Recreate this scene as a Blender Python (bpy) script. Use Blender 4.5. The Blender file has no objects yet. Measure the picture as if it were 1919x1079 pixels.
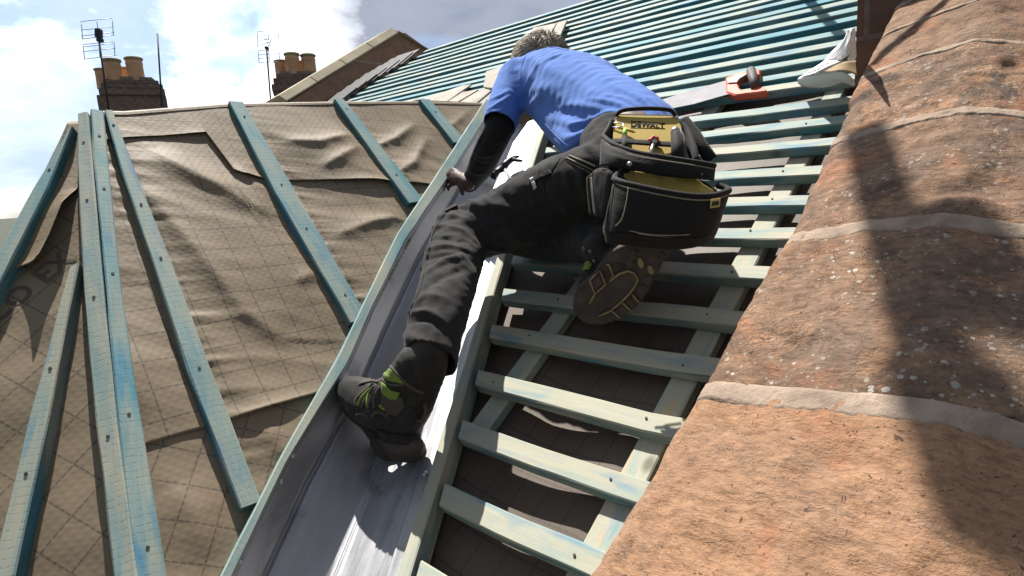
import bpy, bmesh, math, random
import numpy as np
from mathutils import Vector, Matrix, noise
from mathutils.bvhtree import BVHTree
random.seed(7)
SC = bpy.context.scene
COL = SC.collection
# ---------------------------------------------------------------- camera, world, sun, exposure
RC = np.array([[0.7396958, 0.6703052, -0.0595065], [-0.0721271, 0.1668896, 0.9833339], [0.6690648, -0.723076, 0.1717948]])
F = 1109.294
cam = bpy.data.cameras.new('camera'); cam.sensor_width = 36; cam.lens = 36 * F / 1919
cam.clip_start = 0.02; cam.clip_end = 3000
camo = bpy.data.objects.new('camera', cam); COL.objects.link(camo)
camo.matrix_world = Matrix([list(RC[:, 0]) + [0], list(RC[:, 1]) + [0], list(RC[:, 2]) + [0], [0, 0, 0, 1]])
SC.camera = camo
SUN_AZ, SUN_EL = math.radians(153), math.radians(60)
SD = Vector((math.cos(SUN_EL) * math.cos(SUN_AZ), math.cos(SUN_EL) * math.sin(SUN_AZ), math.sin(SUN_EL)))
sl = bpy.data.lights.new('sun', 'SUN'); sl.energy = 5.0; sl.angle = math.radians(0.53); sl.color = (1, 0.955, 0.88)
so = bpy.data.objects.new('sun', sl); COL.objects.link(so); so.rotation_euler = SD.to_track_quat('Z', 'Y').to_euler()
SC.view_settings.view_transform = 'Standard'; SC.view_settings.look = 'None'
SC.view_settings.exposure = 0.80; SC.view_settings.gamma = 1
SC.cycles.use_denoising = True
SC.cycles.max_bounces = 8


class NT:
    """tiny node-tree writer"""
    def __init__(s, tree):
        s.t = tree; tree.nodes.clear()
    def n(s, kind, **kw):
        nd = s.t.nodes.new('ShaderNode' + kind)
        for k, v in kw.items():
            if k.startswith('i_'):
                key = k[2:]
                key = int(key) if key.isdigit() else key.replace('_', ' ')
                s.put(nd.inputs[key], v)
            else:
                setattr(nd, k, v)
        return nd
    def put(s, sock, v):
        if isinstance(v, bpy.types.NodeSocket): s.t.links.new(v, sock)
        elif isinstance(v, bpy.types.Node): s.t.links.new(v.outputs[0], sock)
        else:
            if hasattr(sock.default_value, '__len__') and hasattr(v, '__len__'):
                m = len(sock.default_value); v = (tuple(v) + (1,) * m)[:m]
            sock.default_value = v
    def mix(s, f, a, b, mode='MIX'):
        m = s.n('MixRGB', blend_type=mode); s.put(m.inputs[0], f); s.put(m.inputs[1], a); s.put(m.inputs[2], b); return m.outputs[0]
    def math(s, op, a, b=0.0, clamp=False):
        m = s.n('Math', operation=op, use_clamp=clamp); s.put(m.inputs[0], a); s.put(m.inputs[1], b); return m.outputs[0]
    def ramp(s, f, stops, interp='LINEAR'):
        r = s.n('ValToRGB'); cr = r.color_ramp; cr.interpolation = interp
        while len(cr.elements) < len(stops): cr.elements.new(0.5)
        for e, (p, c) in zip(cr.elements, stops):
            e.position = p; e.color = (tuple(c) + (1,))[:4] if hasattr(c, '__len__') else (c, c, c, 1)
        s.put(r.inputs[0], f); return r.outputs[0]
    def noise(s, vec, scale, detail=4, rough=0.55, dist=0.0):
        k = s.n('TexNoise', i_Scale=scale, i_Detail=detail, i_Roughness=rough, i_Distortion=dist)
        if vec is not None: s.put(k.inputs['Vector'], vec)
        return k.outputs[0]
    def map(s, vec, scale=(1, 1, 1), rot=(0, 0, 0), loc=(0, 0, 0)):
        return s.n('Mapping', i_Vector=vec, i_Scale=scale, i_Rotation=rot, i_Location=loc).outputs[0]
    def bump(s, h, strength=0.5, dist=0.01, normal=None):
        b = s.n('Bump', i_Strength=strength, i_Distance=dist, i_Height=h)
        if normal is not None: s.put(b.inputs['Normal'], normal)
        return b.outputs[0]


def material(name, fn):
    m = bpy.data.materials.new(name); m.use_nodes = True
    t = NT(m.node_tree); b = t.n('BsdfPrincipled'); o = t.n('OutputMaterial'); m.node_tree.links.new(b.outputs[0], o.inputs[0])
    def S(**kw):
        for k, v in kw.items(): t.put(b.inputs[k.replace('_', ' ')], v)
    fn(t, S); return m


def plain(name, col, rough=0.7, metal=0.0, var=0.25, scale=30, bump=0.0, bscale=200, bdist=0.002, spec=0.4):
    def fn(t, S):
        tc = t.n('TexCoord').outputs['Object']
        f = t.noise(tc, scale, 4, 0.6)
        lo = [c * (1 - var) for c in col]; hi = [min(1, c * (1 + var)) for c in col]
        S(Base_Color=t.ramp(f, [(0.3, lo), (0.7, hi)]), Metallic=metal, Specular_IOR_Level=spec)
        S(Roughness=t.ramp(t.noise(tc, scale * 2.3, 3), [(0.3, max(0, rough - 0.08)), (0.7, min(1, rough + 0.08))]))
        if bump: S(Normal=t.bump(t.noise(tc, bscale, 5, 0.6), bump, bdist))
    return material(name, fn)


# world: physical sky with broken, sun-side bright cloud
w = bpy.data.worlds.new('World'); SC.world = w; w.use_nodes = True
t = NT(w.node_tree)
bg = t.n('Background'); wo = t.n('OutputWorld'); w.node_tree.links.new(bg.outputs[0], wo.inputs[0])
sky = t.n('TexSky', sky_type='NISHITA', sun_disc=False, sun_elevation=SUN_EL, sun_rotation=math.pi / 2 - SUN_AZ, air_density=1.0, dust_density=0.6)
tc = t.n('TexCoord').outputs['Generated']
n1 = t.noise(t.map(tc, (1.0, 1.0, 2.2), loc=(3.1, 1.7, 0.4)), 2.3, 7, 0.55, 0.3)
n2 = t.noise(t.map(tc, (1.0, 1.0, 2.0), loc=(0.2, 5.0, 1.4)), 5.0, 6, 0.6, 0.2)
cover = t.ramp(n1, [(0.34, 0.0), (0.50, 1.0)])
dt = t.n('VectorMath', operation='DOT_PRODUCT'); t.put(dt.inputs[0], tc); t.put(dt.inputs[1], tuple(Vector([float(c) for c in RC.T @ np.array([330 - 960, 540 - 40, -F])]).normalized())); glow = dt.outputs['Value']
near = t.ramp(glow, [(0.35, 0.20), (0.70, 0.50), (0.84, 0.95), (0.92, 1.05)])
shade = t.ramp(n2, [(0.40, (0.36, 0.45, 0.62)), (0.47, (0.62, 0.70, 0.82)), (0.58, (1.0, 1.0, 1.0))])
cloud = t.mix(1.0, shade, near, 'MULTIPLY')
GX = Vector([float(c) for c in RC.T @ np.array([930 - 960, 540 + 25, -F])]).normalized()          # the grey cloud bank above the main ridge
dg = t.n('VectorMath', operation='DOT_PRODUCT'); t.put(dg.inputs[0], tc); t.put(dg.inputs[1], tuple(GX))
gm = t.math('ADD', dg.outputs['Value'], t.math('MULTIPLY', t.math('SUBTRACT', n2, 0.5), 0.12))
cloud = t.mix(t.ramp(gm, [(0.962, 0.0), (0.988, 0.92)]), cloud, t.mix(n2, (0.07, 0.085, 0.13), (0.21, 0.24, 0.32)))
GL = Vector([float(c) for c in RC.T @ np.array([70 - 960, 540 - 300, -F])]).normalized()
dl = t.n('VectorMath', operation='DOT_PRODUCT'); t.put(dl.inputs[0], tc); t.put(dl.inputs[1], tuple(GL))
cloud = t.mix(t.ramp(t.math('ADD', dl.outputs['Value'], t.math('MULTIPLY', t.math('SUBTRACT', n1, 0.5), 0.3)), [(0.975, 0.0), (1.0, 0.75)]), cloud, (0.36, 0.45, 0.62))
skyc = t.mix(1.0, sky.outputs[0], (0.075, 0.08, 0.085), 'MULTIPLY')
t.put(bg.inputs[0], t.mix(cover, skyc, t.mix(1.0, cloud, (1.08, 1.08, 1.08), 'MULTIPLY')))
bg.inputs[1].default_value = 1.0

# ---------------------------------------------------------------- measured planes of the place
P_, Q_ = 0.5435019, 0.8352732           # pitch of the main roof, pitch of the bay roof
K = 0.75 / 0.65
D, DL = 0.75, -0.88 * K
nR = np.array([0, -math.sin(P_), math.cos(P_)]); sR = np.array([0, math.cos(P_), math.sin(P_)])
nL = np.array([math.sin(Q_), 0, math.cos(Q_)]); sL = np.array([-math.cos(Q_), 0, math.sin(Q_)])
XA = np.array([1.0, 0, 0]); YA = np.array([0, 1.0, 0]); ZA = np.array([0, 0, 1.0])
TH = math.radians(36.5)
nH = np.array([math.sin(Q_) * math.cos(TH), -math.sin(Q_) * math.sin(TH), math.cos(Q_)])
sH = np.array([-math.cos(Q_) * math.cos(TH), math.cos(Q_) * math.sin(TH), math.sin(Q_)]); eH = np.array([math.sin(TH), math.cos(TH), 0])


def ray(u, v): return RC.T @ np.array([u - 960, 540 - v, -F]) / F
def onp(u, v, n, d):
    r = ray(u, v); return r * (d / (n @ r))
def Rp(u, v, h=0.0): return onp(u, v, nR, -D + h)          # main roof, h above the batten tops
def Lp(u, v, h=0.0): return onp(u, v, nL, DL + h)          # bay roof
def R3(X, s, h=0.0): return XA * X + sR * s + nR * (-D + h)
def L3(Y, s, h=0.0): return YA * Y + sL * s + nL * (DL + h)
DH = float(nH @ Lp(180, 207))
def Hp(u, v, h=0.0): return onp(u, v, nH, DH + h)
def H3(e, s, h=0.0): return eH * e + sH * s + nH * (DH + h)
def at(u, v, d): return ray(u, v) * d
def V(p): return Vector([float(c) for c in p])


def tag(o, label=None, cat=None, group=None, kind=None):
    if label: o['label'] = label
    if cat: o['category'] = cat
    if group: o['group'] = group
    if kind: o['kind'] = kind
    return o


def empty(name, loc, label, cat, group=None):
    o = bpy.data.objects.new(name, None); COL.objects.link(o); o.location = V(loc); o.empty_display_size = 0.05
    return tag(o, label, cat, group)


def link(name, me, mats, parent=None, mw=None, smooth=False):
    o = bpy.data.objects.new(name, me); COL.objects.link(o)
    for m in (mats if isinstance(mats, (list, tuple)) else [mats]): me.materials.append(m)
    if mw is not None: o.matrix_world = mw
    if smooth:
        for p in me.polygons: p.use_smooth = True
    if parent is not None:
        o.parent = parent
        o.matrix_parent_inverse = Matrix.Translation(parent.location).inverted() if parent.type == 'EMPTY' else parent.matrix_world.inverted()
    return o


def mesh(name, verts, faces, mats, parent=None, smooth=False, mw=None):
    me = bpy.data.meshes.new(name); me.from_pydata([tuple(map(float, v)) for v in verts], [], faces); me.update()
    return link(name, me, mats, parent, mw, smooth)


def frame(o, x, z):
    x = V(x).normalized(); z = V(z); z = (z - x * z.dot(x)).normalized(); y = z.cross(x)
    m = Matrix((x, y, z)).transposed().to_4x4(); m.translation = V(o); return m


def beam(name, pts, n, wd, th, mat, parent=None, step=0.05, wear=0.0012, bev=0.0025, endcut=(0, 0), side=None):
    """a sawn timber: top-face centre line pts, top normal n, real width and thickness; local x runs along the grain"""
    pts = [V(p) for p in pts]; M = frame(pts[0], pts[-1] - pts[0], n); Mi = M.inverted()
    lp = [Mi @ p for p in pts]; L = [0]
    for a, b in zip(lp, lp[1:]): L.append(L[-1] + (b - a).length)
    k = max(2, int(L[-1] / step) + 1); vs, fs = [], []
    sd = random.random() * 100
    wds = wd if hasattr(wd, '__len__') else [wd] * len(pts); wd = 1.0
    sec = [(-wd / 2, -bev), (-wd / 2 + bev, 0), (wd / 2 - bev, 0), (wd / 2, -bev), (wd / 2, -th + bev), (wd / 2 - bev, -th), (-wd / 2 + bev, -th), (-wd / 2, -th + bev)]
    for i in range(k + 1):
        d = L[-1] * i / k; j = 0
        while j < len(L) - 2 and L[j + 1] < d: j += 1
        f = (d - L[j]) / max(1e-9, L[j + 1] - L[j]); c = lp[j].lerp(lp[j + 1], f)
        ww = lerp(wds[j], wds[j + 1], f)
        for q, (y, z) in enumerate([(math.copysign(ww / 2 - (.5 - abs(y)), y), z) for y, z in sec]):
            nz = noise.noise_vector(Vector((d * 9 + sd, q * 1.7, sd)))
            ex = endcut[0] * y if i == 0 else (endcut[1] * y if i == k else 0)
            vs.append((c.x + ex, c.y + y + nz.y * wear, c.z + z + nz.z * wear))
    for i in range(k):
        for q in range(8):
            a = i * 8 + q; b = i * 8 + (q + 1) % 8; fs.append((a, b, b + 8, a + 8))
    fs.append(tuple(range(8))); fs.append(tuple(k * 8 + q for q in range(7, -1, -1)))
    o = mesh(name, vs, fs, [mat, side] if side else mat, parent, mw=M)
    if side:
        for q, p in enumerate(o.data.polygons):
            if q < k * 8 and q % 8 not in (0, 1, 2) or q >= k * 8: p.material_index = 1
    return o


def grid(name, f, nu, nv, mats, parent=None, keep=None, smooth=True, thick=0.0):
    """f(i/nu, j/nv) -> point; keep(u, v) decides which cells stay"""
    vs = [f(i / nu, j / nv) for j in range(nv + 1) for i in range(nu + 1)]; fs = []
    for j in range(nv):
        for i in range(nu):
            if keep is None or keep((i + .5) / nu, (j + .5) / nv):
                a = j * (nu + 1) + i; fs.append((a, a + 1, a + nu + 2, a + nu + 1))
    o = mesh(name, vs, fs, mats, parent, smooth)
    bm = bmesh.new(); bm.from_mesh(o.data); bmesh.ops.delete(bm, geom=[v for v in bm.verts if not v.link_faces], context='VERTS')
    bm.to_mesh(o.data); bm.free()
    if thick:
        md = o.modifiers.new('thickness', 'SOLIDIFY'); md.thickness = thick; md.offset = -1
    return o


def bm_obj(name, bm, mats, parent=None, smooth=False, mw=None):
    bmesh.ops.recalc_face_normals(bm, faces=bm.faces)
    me = bpy.data.meshes.new(name); bm.to_mesh(me); bm.free()
    return link(name, me, mats, parent, mw, smooth)


def b_box(bm, lo, hi, M=None, mi=0, bevel=0.0):
    r = bmesh.ops.create_cube(bm, size=1); vs = r['verts']
    for v in vs:
        v.co = Vector([lo[k] + (v.co[k] + .5) * (hi[k] - lo[k]) for k in range(3)])
    fs = {f for v in vs for f in v.link_faces}
    if bevel:
        es = list({e for v in vs for e in v.link_edges})
        rr = bmesh.ops.bevel(bm, geom=es, offset=bevel, segments=2, affect='EDGES'); fs = {f for f in rr['faces']} | {f for f in fs if f.is_valid}
        vs = list({v for f in fs for v in f.verts})
        fs = {f for v in vs for f in v.link_faces}
    for f in fs: f.material_index = mi
    if M is not None:
        for v in vs: v.co = M @ v.co
    return vs


def b_tube(bm, pts, r, seg=8, mi=0, caps=True, up=None):
    """tube along a polyline; r a number or one radius per point"""
    pts = [V(p) for p in pts]; rs = r if hasattr(r, '__len__') else [r] * len(pts); rings = []
    tan = [(pts[min(i + 1, len(pts) - 1)] - pts[max(i - 1, 0)]).normalized() for i in range(len(pts))]
    ref = Vector((0.31, 0.52, 0.79)) if up is None else V(up)
    side = tan[0].cross(ref).normalized()
    for p, tt, rr in zip(pts, tan, rs):
        side = (side - tt * side.dot(tt)).normalized(); up2 = tt.cross(side)
        rings.append([bm.verts.new(p + side * math.cos(2 * math.pi * k / seg) * rr + up2 * math.sin(2 * math.pi * k / seg) * rr) for k in range(seg)])
    for a, b in zip(rings, rings[1:]):
        for k in range(seg):
            f = bm.faces.new((a[k], a[(k + 1) % seg], b[(k + 1) % seg], b[k])); f.material_index = mi; f.smooth = True
    if caps:
        for g in (rings[0], rings[-1]):
            f = bm.faces.new(g); f.material_index = mi


def b_lathe(bm, prof, M, seg=24, mi=0):
    rings = []
    for r, z in prof:
        rings.append([bm.verts.new(M @ Vector((r * math.cos(2 * math.pi * k / seg), r * math.sin(2 * math.pi * k / seg), z))) for k in range(seg)])
    for a, b in zip(rings, rings[1:]):
        for k in range(seg):
            f = bm.faces.new((a[k], a[(k + 1) % seg], b[(k + 1) % seg], b[k])); f.smooth = True; f.material_index = mi
    return rings


def b_prism(bm, pts, back, mi=0):
    """solid with front outline pts (points) pushed by vector back"""
    a = [bm.verts.new(V(p)) for p in pts]; b = [bm.verts.new(V(p) + V(back)) for p in pts]; n = len(a); fs = [bm.faces.new(a), bm.faces.new(b[::-1])]
    for i in range(n): fs.append(bm.faces.new((a[i], b[i], b[(i + 1) % n], a[(i + 1) % n])))
    for f in fs: f.material_index = mi
    return fs


def lerp(a, b, f): return a + (b - a) * f
def interp(x, xs, ys): return float(np.interp(x, xs, ys))
def fbm(x, y, z=0.0, o=4): return noise.fractal(Vector((x, y, z)), 0.9, 2.0, o)

# ---------------------------------------------------------------- materials
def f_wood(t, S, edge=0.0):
    tc = t.n('TexCoord').outputs['Object']; oi = t.n('ObjectInfo'); rnd = oi.outputs['Random']
    sep = t.n('SeparateColor', i_Color=oi.outputs['Color'])
    off = t.n('VectorMath', operation='ADD'); t.put(off.inputs[0], tc)
    cx = t.n('CombineXYZ'); t.put(cx.inputs[0], t.math('MULTIPLY', rnd, 37.0)); t.put(cx.inputs[1], t.math('MULTIPLY', rnd, 11.0)); t.put(off.inputs[1], cx.outputs[0])
    v = off.outputs[0]
    blot = t.noise(t.map(v, (1.0, 5.0, 5.0)), 4.5, 4, 0.6, 0.6)
    grain = t.noise(t.map(v, (2.0, 60.0, 60.0)), 3.0, 4, 0.6, 0.8)
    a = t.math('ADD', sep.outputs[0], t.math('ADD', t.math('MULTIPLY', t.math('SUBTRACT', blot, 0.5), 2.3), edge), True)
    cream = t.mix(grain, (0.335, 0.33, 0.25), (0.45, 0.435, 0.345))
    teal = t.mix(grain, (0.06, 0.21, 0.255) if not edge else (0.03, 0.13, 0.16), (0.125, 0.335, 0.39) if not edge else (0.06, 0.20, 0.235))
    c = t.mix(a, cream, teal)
    blue = t.ramp(t.noise(t.map(v, (1.0, 4.0, 4.0), loc=(5, 2, 1)), 6.0, 3, 0.5), [(0.56, 0.0), (0.72, 1.0)])
    c = t.mix(t.math('MULTIPLY', blue, sep.outputs[1]), c, (0.05, 0.21, 0.36))
    raw = t.ramp(t.noise(t.map(v, (1.5, 14.0, 10.0), loc=(1, 7, 3)), 4.0, 3, 0.5), [(0.60, 0.0), (0.70, 1.0)])
    c = t.mix(t.math('MULTIPLY', raw, sep.outputs[2]), c, (0.50, 0.36, 0.21))
    # saw marks across the grain, knots
    wv = t.n('TexWave', wave_type='BANDS', bands_direction='X', i_Scale=26.0, i_Distortion=2.5, i_Detail=2.0, i_Detail_Scale=3.0, i_Vector=v)
    mk = t.math('MULTIPLY', t.ramp(wv.outputs[1], [(0.0, 1.0), (0.22, 0.0)]), t.ramp(t.noise(t.map(v, (3, 30, 3)), 9.0, 2), [(0.42, 0.0), (0.6, 1.0)]))
    c = t.mix(t.math('MULTIPLY', mk, t.math('MULTIPLY', oi.outputs['Alpha'], 0.42)), c, (0.05, 0.13, 0.14))
    vo = t.n('TexVoronoi', feature='F1', i_Scale=5.0, i_Randomness=1.0, i_Vector=t.map(v, (1.0, 1.6, 1.6)))
    c = t.mix(t.ramp(vo.outputs['Distance'], [(0.05, 0.75), (0.11, 0.0)]), c, (0.09, 0.10, 0.07))
    S(Base_Color=c, Roughness=0.72, Specular_IOR_Level=0.3)
    hh = t.math('SUBTRACT', t.math('MULTIPLY', grain, 0.6), t.math('MULTIPLY', mk, t.math('MULTIPLY', oi.outputs['Alpha'], 0.5)))
    S(Normal=t.bump(hh, 0.35, 0.0012))
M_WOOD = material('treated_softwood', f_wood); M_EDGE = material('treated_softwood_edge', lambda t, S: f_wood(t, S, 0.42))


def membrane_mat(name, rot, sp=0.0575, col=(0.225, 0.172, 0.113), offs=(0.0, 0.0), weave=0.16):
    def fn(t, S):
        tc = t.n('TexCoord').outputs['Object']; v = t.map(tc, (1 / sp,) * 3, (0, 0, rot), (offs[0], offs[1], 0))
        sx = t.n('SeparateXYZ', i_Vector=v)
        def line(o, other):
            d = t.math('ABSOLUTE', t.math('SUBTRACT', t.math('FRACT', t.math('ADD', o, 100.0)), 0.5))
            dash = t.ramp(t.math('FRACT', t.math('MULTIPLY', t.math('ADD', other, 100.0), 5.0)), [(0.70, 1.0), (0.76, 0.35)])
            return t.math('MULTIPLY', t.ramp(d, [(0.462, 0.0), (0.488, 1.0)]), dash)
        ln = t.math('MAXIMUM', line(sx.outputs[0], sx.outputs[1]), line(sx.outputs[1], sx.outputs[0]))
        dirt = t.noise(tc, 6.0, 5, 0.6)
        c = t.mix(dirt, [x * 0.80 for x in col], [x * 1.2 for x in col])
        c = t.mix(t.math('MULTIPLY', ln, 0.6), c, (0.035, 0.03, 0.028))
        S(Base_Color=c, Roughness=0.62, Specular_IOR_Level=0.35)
        # embossed diamond weave
        w1 = t.n('TexWave', wave_type='BANDS', bands_direction='DIAGONAL', i_Scale=34.0, i_Distortion=0.0, i_Vector=tc)
        w2 = t.n('TexWave', wave_type='BANDS', bands_direction='DIAGONAL', i_Scale=34.0, i_Distortion=0.0, i_Vector=t.map(tc, (-1, 1, 1)))
        cz = t.n('TexNoise', i_Scale=16.0, i_Detail=4.0, i_Roughness=0.5, i_Distortion=0.8, i_Vector=t.map(tc, (1.0, 2.4, 1.0))); cz.noise_type = 'RIDGED_MULTIFRACTAL'
        hh = t.math('ADD', t.math('MULTIPLY', w1.outputs[1], w2.outputs[1]), t.math('ADD', t.math('MULTIPLY', t.noise(tc, 60, 3), 0.5), t.math('MULTIPLY', cz.outputs[0], 0.9)))
        S(Normal=t.bump(hh, weave, 0.0011))
    return material(name, fn)
M_MEM = membrane_mat('breather_membrane', 0.03)
M_MEM_ROT = membrane_mat('breather_membrane_turned', 0.62)
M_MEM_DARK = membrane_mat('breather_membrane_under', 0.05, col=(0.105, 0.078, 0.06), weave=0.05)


def f_lead(t, S):
    tc = t.n('TexCoord').outputs['Object']
    streak = t.noise(t.map(tc, (1.3, 16.0, 6.0)), 4.0, 5, 0.62, 0.5); blot = t.noise(tc, 9.0, 5, 0.6, 0.8)
    c = t.mix(streak, (0.33, 0.335, 0.355), (0.52, 0.525, 0.55))
    c = t.mix(t.ramp(blot, [(0.58, 0.0), (0.74, 0.8)]), c, (0.24, 0.235, 0.25))
    S(Base_Color=c, Metallic=0.82)
    S(Roughness=t.ramp(t.math('ADD', t.math('MULTIPLY', streak, 0.6), t.math('MULTIPLY', blot, 0.4)), [(0.3, 0.44), (0.7, 0.60)]))
    sc = t.noise(t.map(tc, (3.0, 60.0, 20.0)), 6.0, 3, 0.6)
    S(Normal=t.bump(t.math('ADD', t.math('MULTIPLY', blot, 0.8), t.math('MULTIPLY', sc, 0.10)), 0.22, 0.003))
M_LEAD = material('milled_lead', f_lead)


def f_stone(t, S):
    tc = t.n('TexCoord').outputs['Object']; oi = t.n('ObjectInfo'); rnd = oi.outputs['Random']
    sep = t.n('SeparateColor', i_Color=oi.outputs['Color'])      # r: bare orange sandstone, g: lichen, b: soot
    big = t.noise(tc, 7.0, 5, 0.62, 0.5); mid = t.noise(tc, 23.0, 6, 0.65, 0.3); fine = t.noise(tc, 150.0, 4, 0.7)
    soot = t.mix(mid, (0.055, 0.038, 0.030), (0.15, 0.098, 0.07))
    brown = t.mix(mid, (0.205, 0.122, 0.078), (0.30, 0.193, 0.128))
    orange = t.mix(mid, (0.275, 0.15, 0.084), (0.385, 0.228, 0.138))
    k = t.ramp(t.math('ADD', t.math('MULTIPLY', big, 0.6), t.math('MULTIPLY', mid, 0.4)), [(0.42, 0.0), (0.54, 1.0)])
    c = t.mix(k, soot, brown)
    c = t.mix(t.math('SUBTRACT', 1.0, sep.outputs[2], True), c, brown)
    o1 = t.noise(t.map(tc, (1, 1, 1), loc=(4, 9, 2)), 13.0, 6, 0.68, 0.7)
    om = t.math('ADD', o1, t.math('SUBTRACT', t.math('MULTIPLY', sep.outputs[0], 0.62), 0.42))
    om = t.ramp(om, [(0.46, 0.0), (0.56, 1.0)])
    c = t.mix(om, c, orange)
    c = t.mix(t.ramp(t.noise(t.map(tc, (1, 1, 1), loc=(9, 2, 6)), 5.5, 4, 0.6, 0.4), [(0.47, 0.0), (0.60, 0.32)]), c, t.mix(mid, (0.15, 0.115, 0.092), (0.26, 0.205, 0.165)))
    c = t.mix(t.ramp(t.noise(t.map(tc, (1, 1, 1), loc=(1, 6, 3)), 9.0, 4, 0.6, 0.4), [(0.55, 0.0), (0.66, 0.6)]), c, t.mix(mid, (0.26, 0.11, 0.06), (0.37, 0.17, 0.095)))
    # lichen: pale round spots in two sizes, gathered in patches
    def spots(scale, r0, r1, seed):
        vo = t.n('TexVoronoi', feature='F1', i_Scale=scale, i_Randomness=1.0)
        wob = t.n('VectorMath', operation='ADD'); t.put(wob.inputs[0], t.map(tc, (1, 1, 1), loc=(seed, 0, seed)))
        nz = t.n('TexNoise', i_Scale=scale * 2.5, i_Detail=2.0, i_Vector=tc); sub = t.n('VectorMath', operation='SCALE', i_0=nz.outputs[1]); sub.inputs['Scale'].default_value = 0.35 / scale
        t.put(wob.inputs[1], sub.outputs[0]); t.put(vo.inputs['Vector'], wob.outputs[0])
        rs = t.n('SeparateColor', i_Color=vo.outputs['Color'])
        lim = t.math('MULTIPLY', t.ramp(rs.outputs[0], [(0.35, 0.0), (1.0, 1.0)]), r1)
        return t.math('GREATER_THAN', lim, t.math('ADD', vo.outputs['Distance'], r0))
    patch = t.ramp(t.noise(t.map(tc, (1, 1, 1), loc=(7, 3, 8)), 8.0, 3), [(0.40, 0.0), (0.54, 1.0)])
    sp = t.math('MAXIMUM', spots(52.0, 0.06, 0.30, 2.0), t.math('MAXIMUM', spots(130.0, 0.05, 0.38, 5.0), spots(84.0, 0.05, 0.34, 9.0)))
    c = t.mix(t.math('MULTIPLY', t.math('MULTIPLY', t.math('MULTIPLY', sp, 0.8), patch), sep.outputs[1]), c, (0.48, 0.45, 0.40))
    c = t.mix(t.math('MULTIPLY', t.ramp(fine, [(0.60, 0.0), (0.72, 1.0)]), 0.35), c, (0.06, 0.04, 0.03))
    gr = t.noise(t.map(tc, (0.45, 1.0, 1.0)), 120.0, 5, 0.78, 0.3); bl = t.noise(t.map(tc, (1, 1, 1), loc=(2, 8, 5)), 16.0, 5, 0.7, 0.6)
    c = t.mix(1.0, c, t.ramp(gr, [(0.30, 0.55), (0.5, 1.0), (0.72, 1.35)]), 'MULTIPLY')
    c = t.mix(t.math('MULTIPLY', sep.outputs[2], t.ramp(bl, [(0.52, 0.0), (0.66, 0.6)])), c, (0.10, 0.07, 0.055))
    cr = t.n('TexVoronoi', feature='DISTANCE_TO_EDGE', i_Scale=7.0, i_Randomness=1.0)
    wv_ = t.n('VectorMath', operation='ADD'); t.put(wv_.inputs[0], t.map(tc, (0.8, 1.0, 2.6))); nzv = t.n('TexNoise', i_Scale=9.0, i_Detail=5.0, i_Vector=tc); scv = t.n('VectorMath', operation='SCALE', i_0=nzv.outputs[1]); scv.inputs['Scale'].default_value = 0.55; t.put(wv_.inputs[1], scv.outputs[0]); t.put(cr.inputs['Vector'], wv_.outputs[0])
    crack = t.math('MULTIPLY', t.ramp(cr.outputs['Distance'], [(0.0, 1.0), (0.010, 0.0)]), t.math('MULTIPLY', t.ramp(t.noise(tc, 6.0, 3), [(0.55, 0.0), (0.62, 1.0)]), t.math('SUBTRACT', sep.outputs[2], 0.15, True)))
    c = t.mix(t.math('MULTIPLY', crack, 0.8), c, (0.035, 0.025, 0.02))
    pt = t.n('TexVoronoi', feature='F1', i_Scale=75.0, i_Randomness=1.0, i_Vector=wv_.outputs[0]); pc_ = t.n('SeparateColor', i_Color=pt.outputs['Color'])
    pit = t.math('MULTIPLY', t.math('LESS_THAN', pt.outputs['Distance'], t.math('MULTIPLY', t.ramp(pc_.outputs[1], [(0.6, 0.0), (1.0, 1.0)]), 0.30)), 0.75)
    c = t.mix(pit, c, (0.045, 0.03, 0.024))
    S(Base_Color=c, Roughness=0.92, Specular_IOR_Level=0.2)
    hh = t.math('ADD', t.math('ADD', t.math('ADD', t.math('SUBTRACT', t.math('SUBTRACT', t.math('MULTIPLY', mid, 1.0), t.math('MULTIPLY', crack, 1.2)), t.math('MULTIPLY', pit, 0.5)), t.math('MULTIPLY', gr, 0.7)), t.math('MULTIPLY', fine, 0.42)), t.math('MULTIPLY', om, -0.35))
    S(Normal=t.bump(hh, 0.75, 0.006))
M_STONE = material('weathered_sandstone', f_stone)
M_MORTAR = plain('lime_mortar', (0.32, 0.245, 0.19), 0.95, 0, 0.28, 22, 0.8, 160, 0.003, 0.1)


def brick_mat(name, c1, c2, mortar, rot=(0, 0, 0), scale=1.0, bw=0.225, bh=0.075):
    def fn(t, S):
        tc = t.map(t.n('TexCoord').outputs['Object'], (scale,) * 3, rot)
        b = t.n('TexBrick', i_Scale=1.0, i_Mortar_Size=0.008, i_Brick_Width=bw, i_Row_Height=bh, i_Mortar_Smooth=0.2, i_Bias=-0.1, i_Vector=tc, i_Color1=c1, i_Color2=c2, i_Mortar=mortar)
        nz = t.noise(tc, 14, 5, 0.65)
        S(Base_Color=t.mix(t.ramp(nz, [(0.3, 0.55), (0.7, 0.0)]), b.outputs[0], [x * 0.45 for x in c2]), Roughness=0.9, Specular_IOR_Level=0.2)
        S(Normal=t.bump(t.math('ADD', t.math('MULTIPLY', b.outputs[1], -1.0), t.math('MULTIPLY', t.noise(tc, 120, 4), 0.4)), 0.7, 0.006))
    return material(name, fn)
RX = (math.pi / 2, 0, 0)
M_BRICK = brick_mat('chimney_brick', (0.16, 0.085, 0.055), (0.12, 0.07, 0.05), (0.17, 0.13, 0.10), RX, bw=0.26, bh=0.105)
M_BRICK_FAR = brick_mat('far_gable_brick', (0.44, 0.25, 0.175), (0.30, 0.215, 0.18), (0.48, 0.41, 0.34), (math.pi / 2, 0, math.pi / 2), bw=0.36, bh=0.125)
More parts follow.
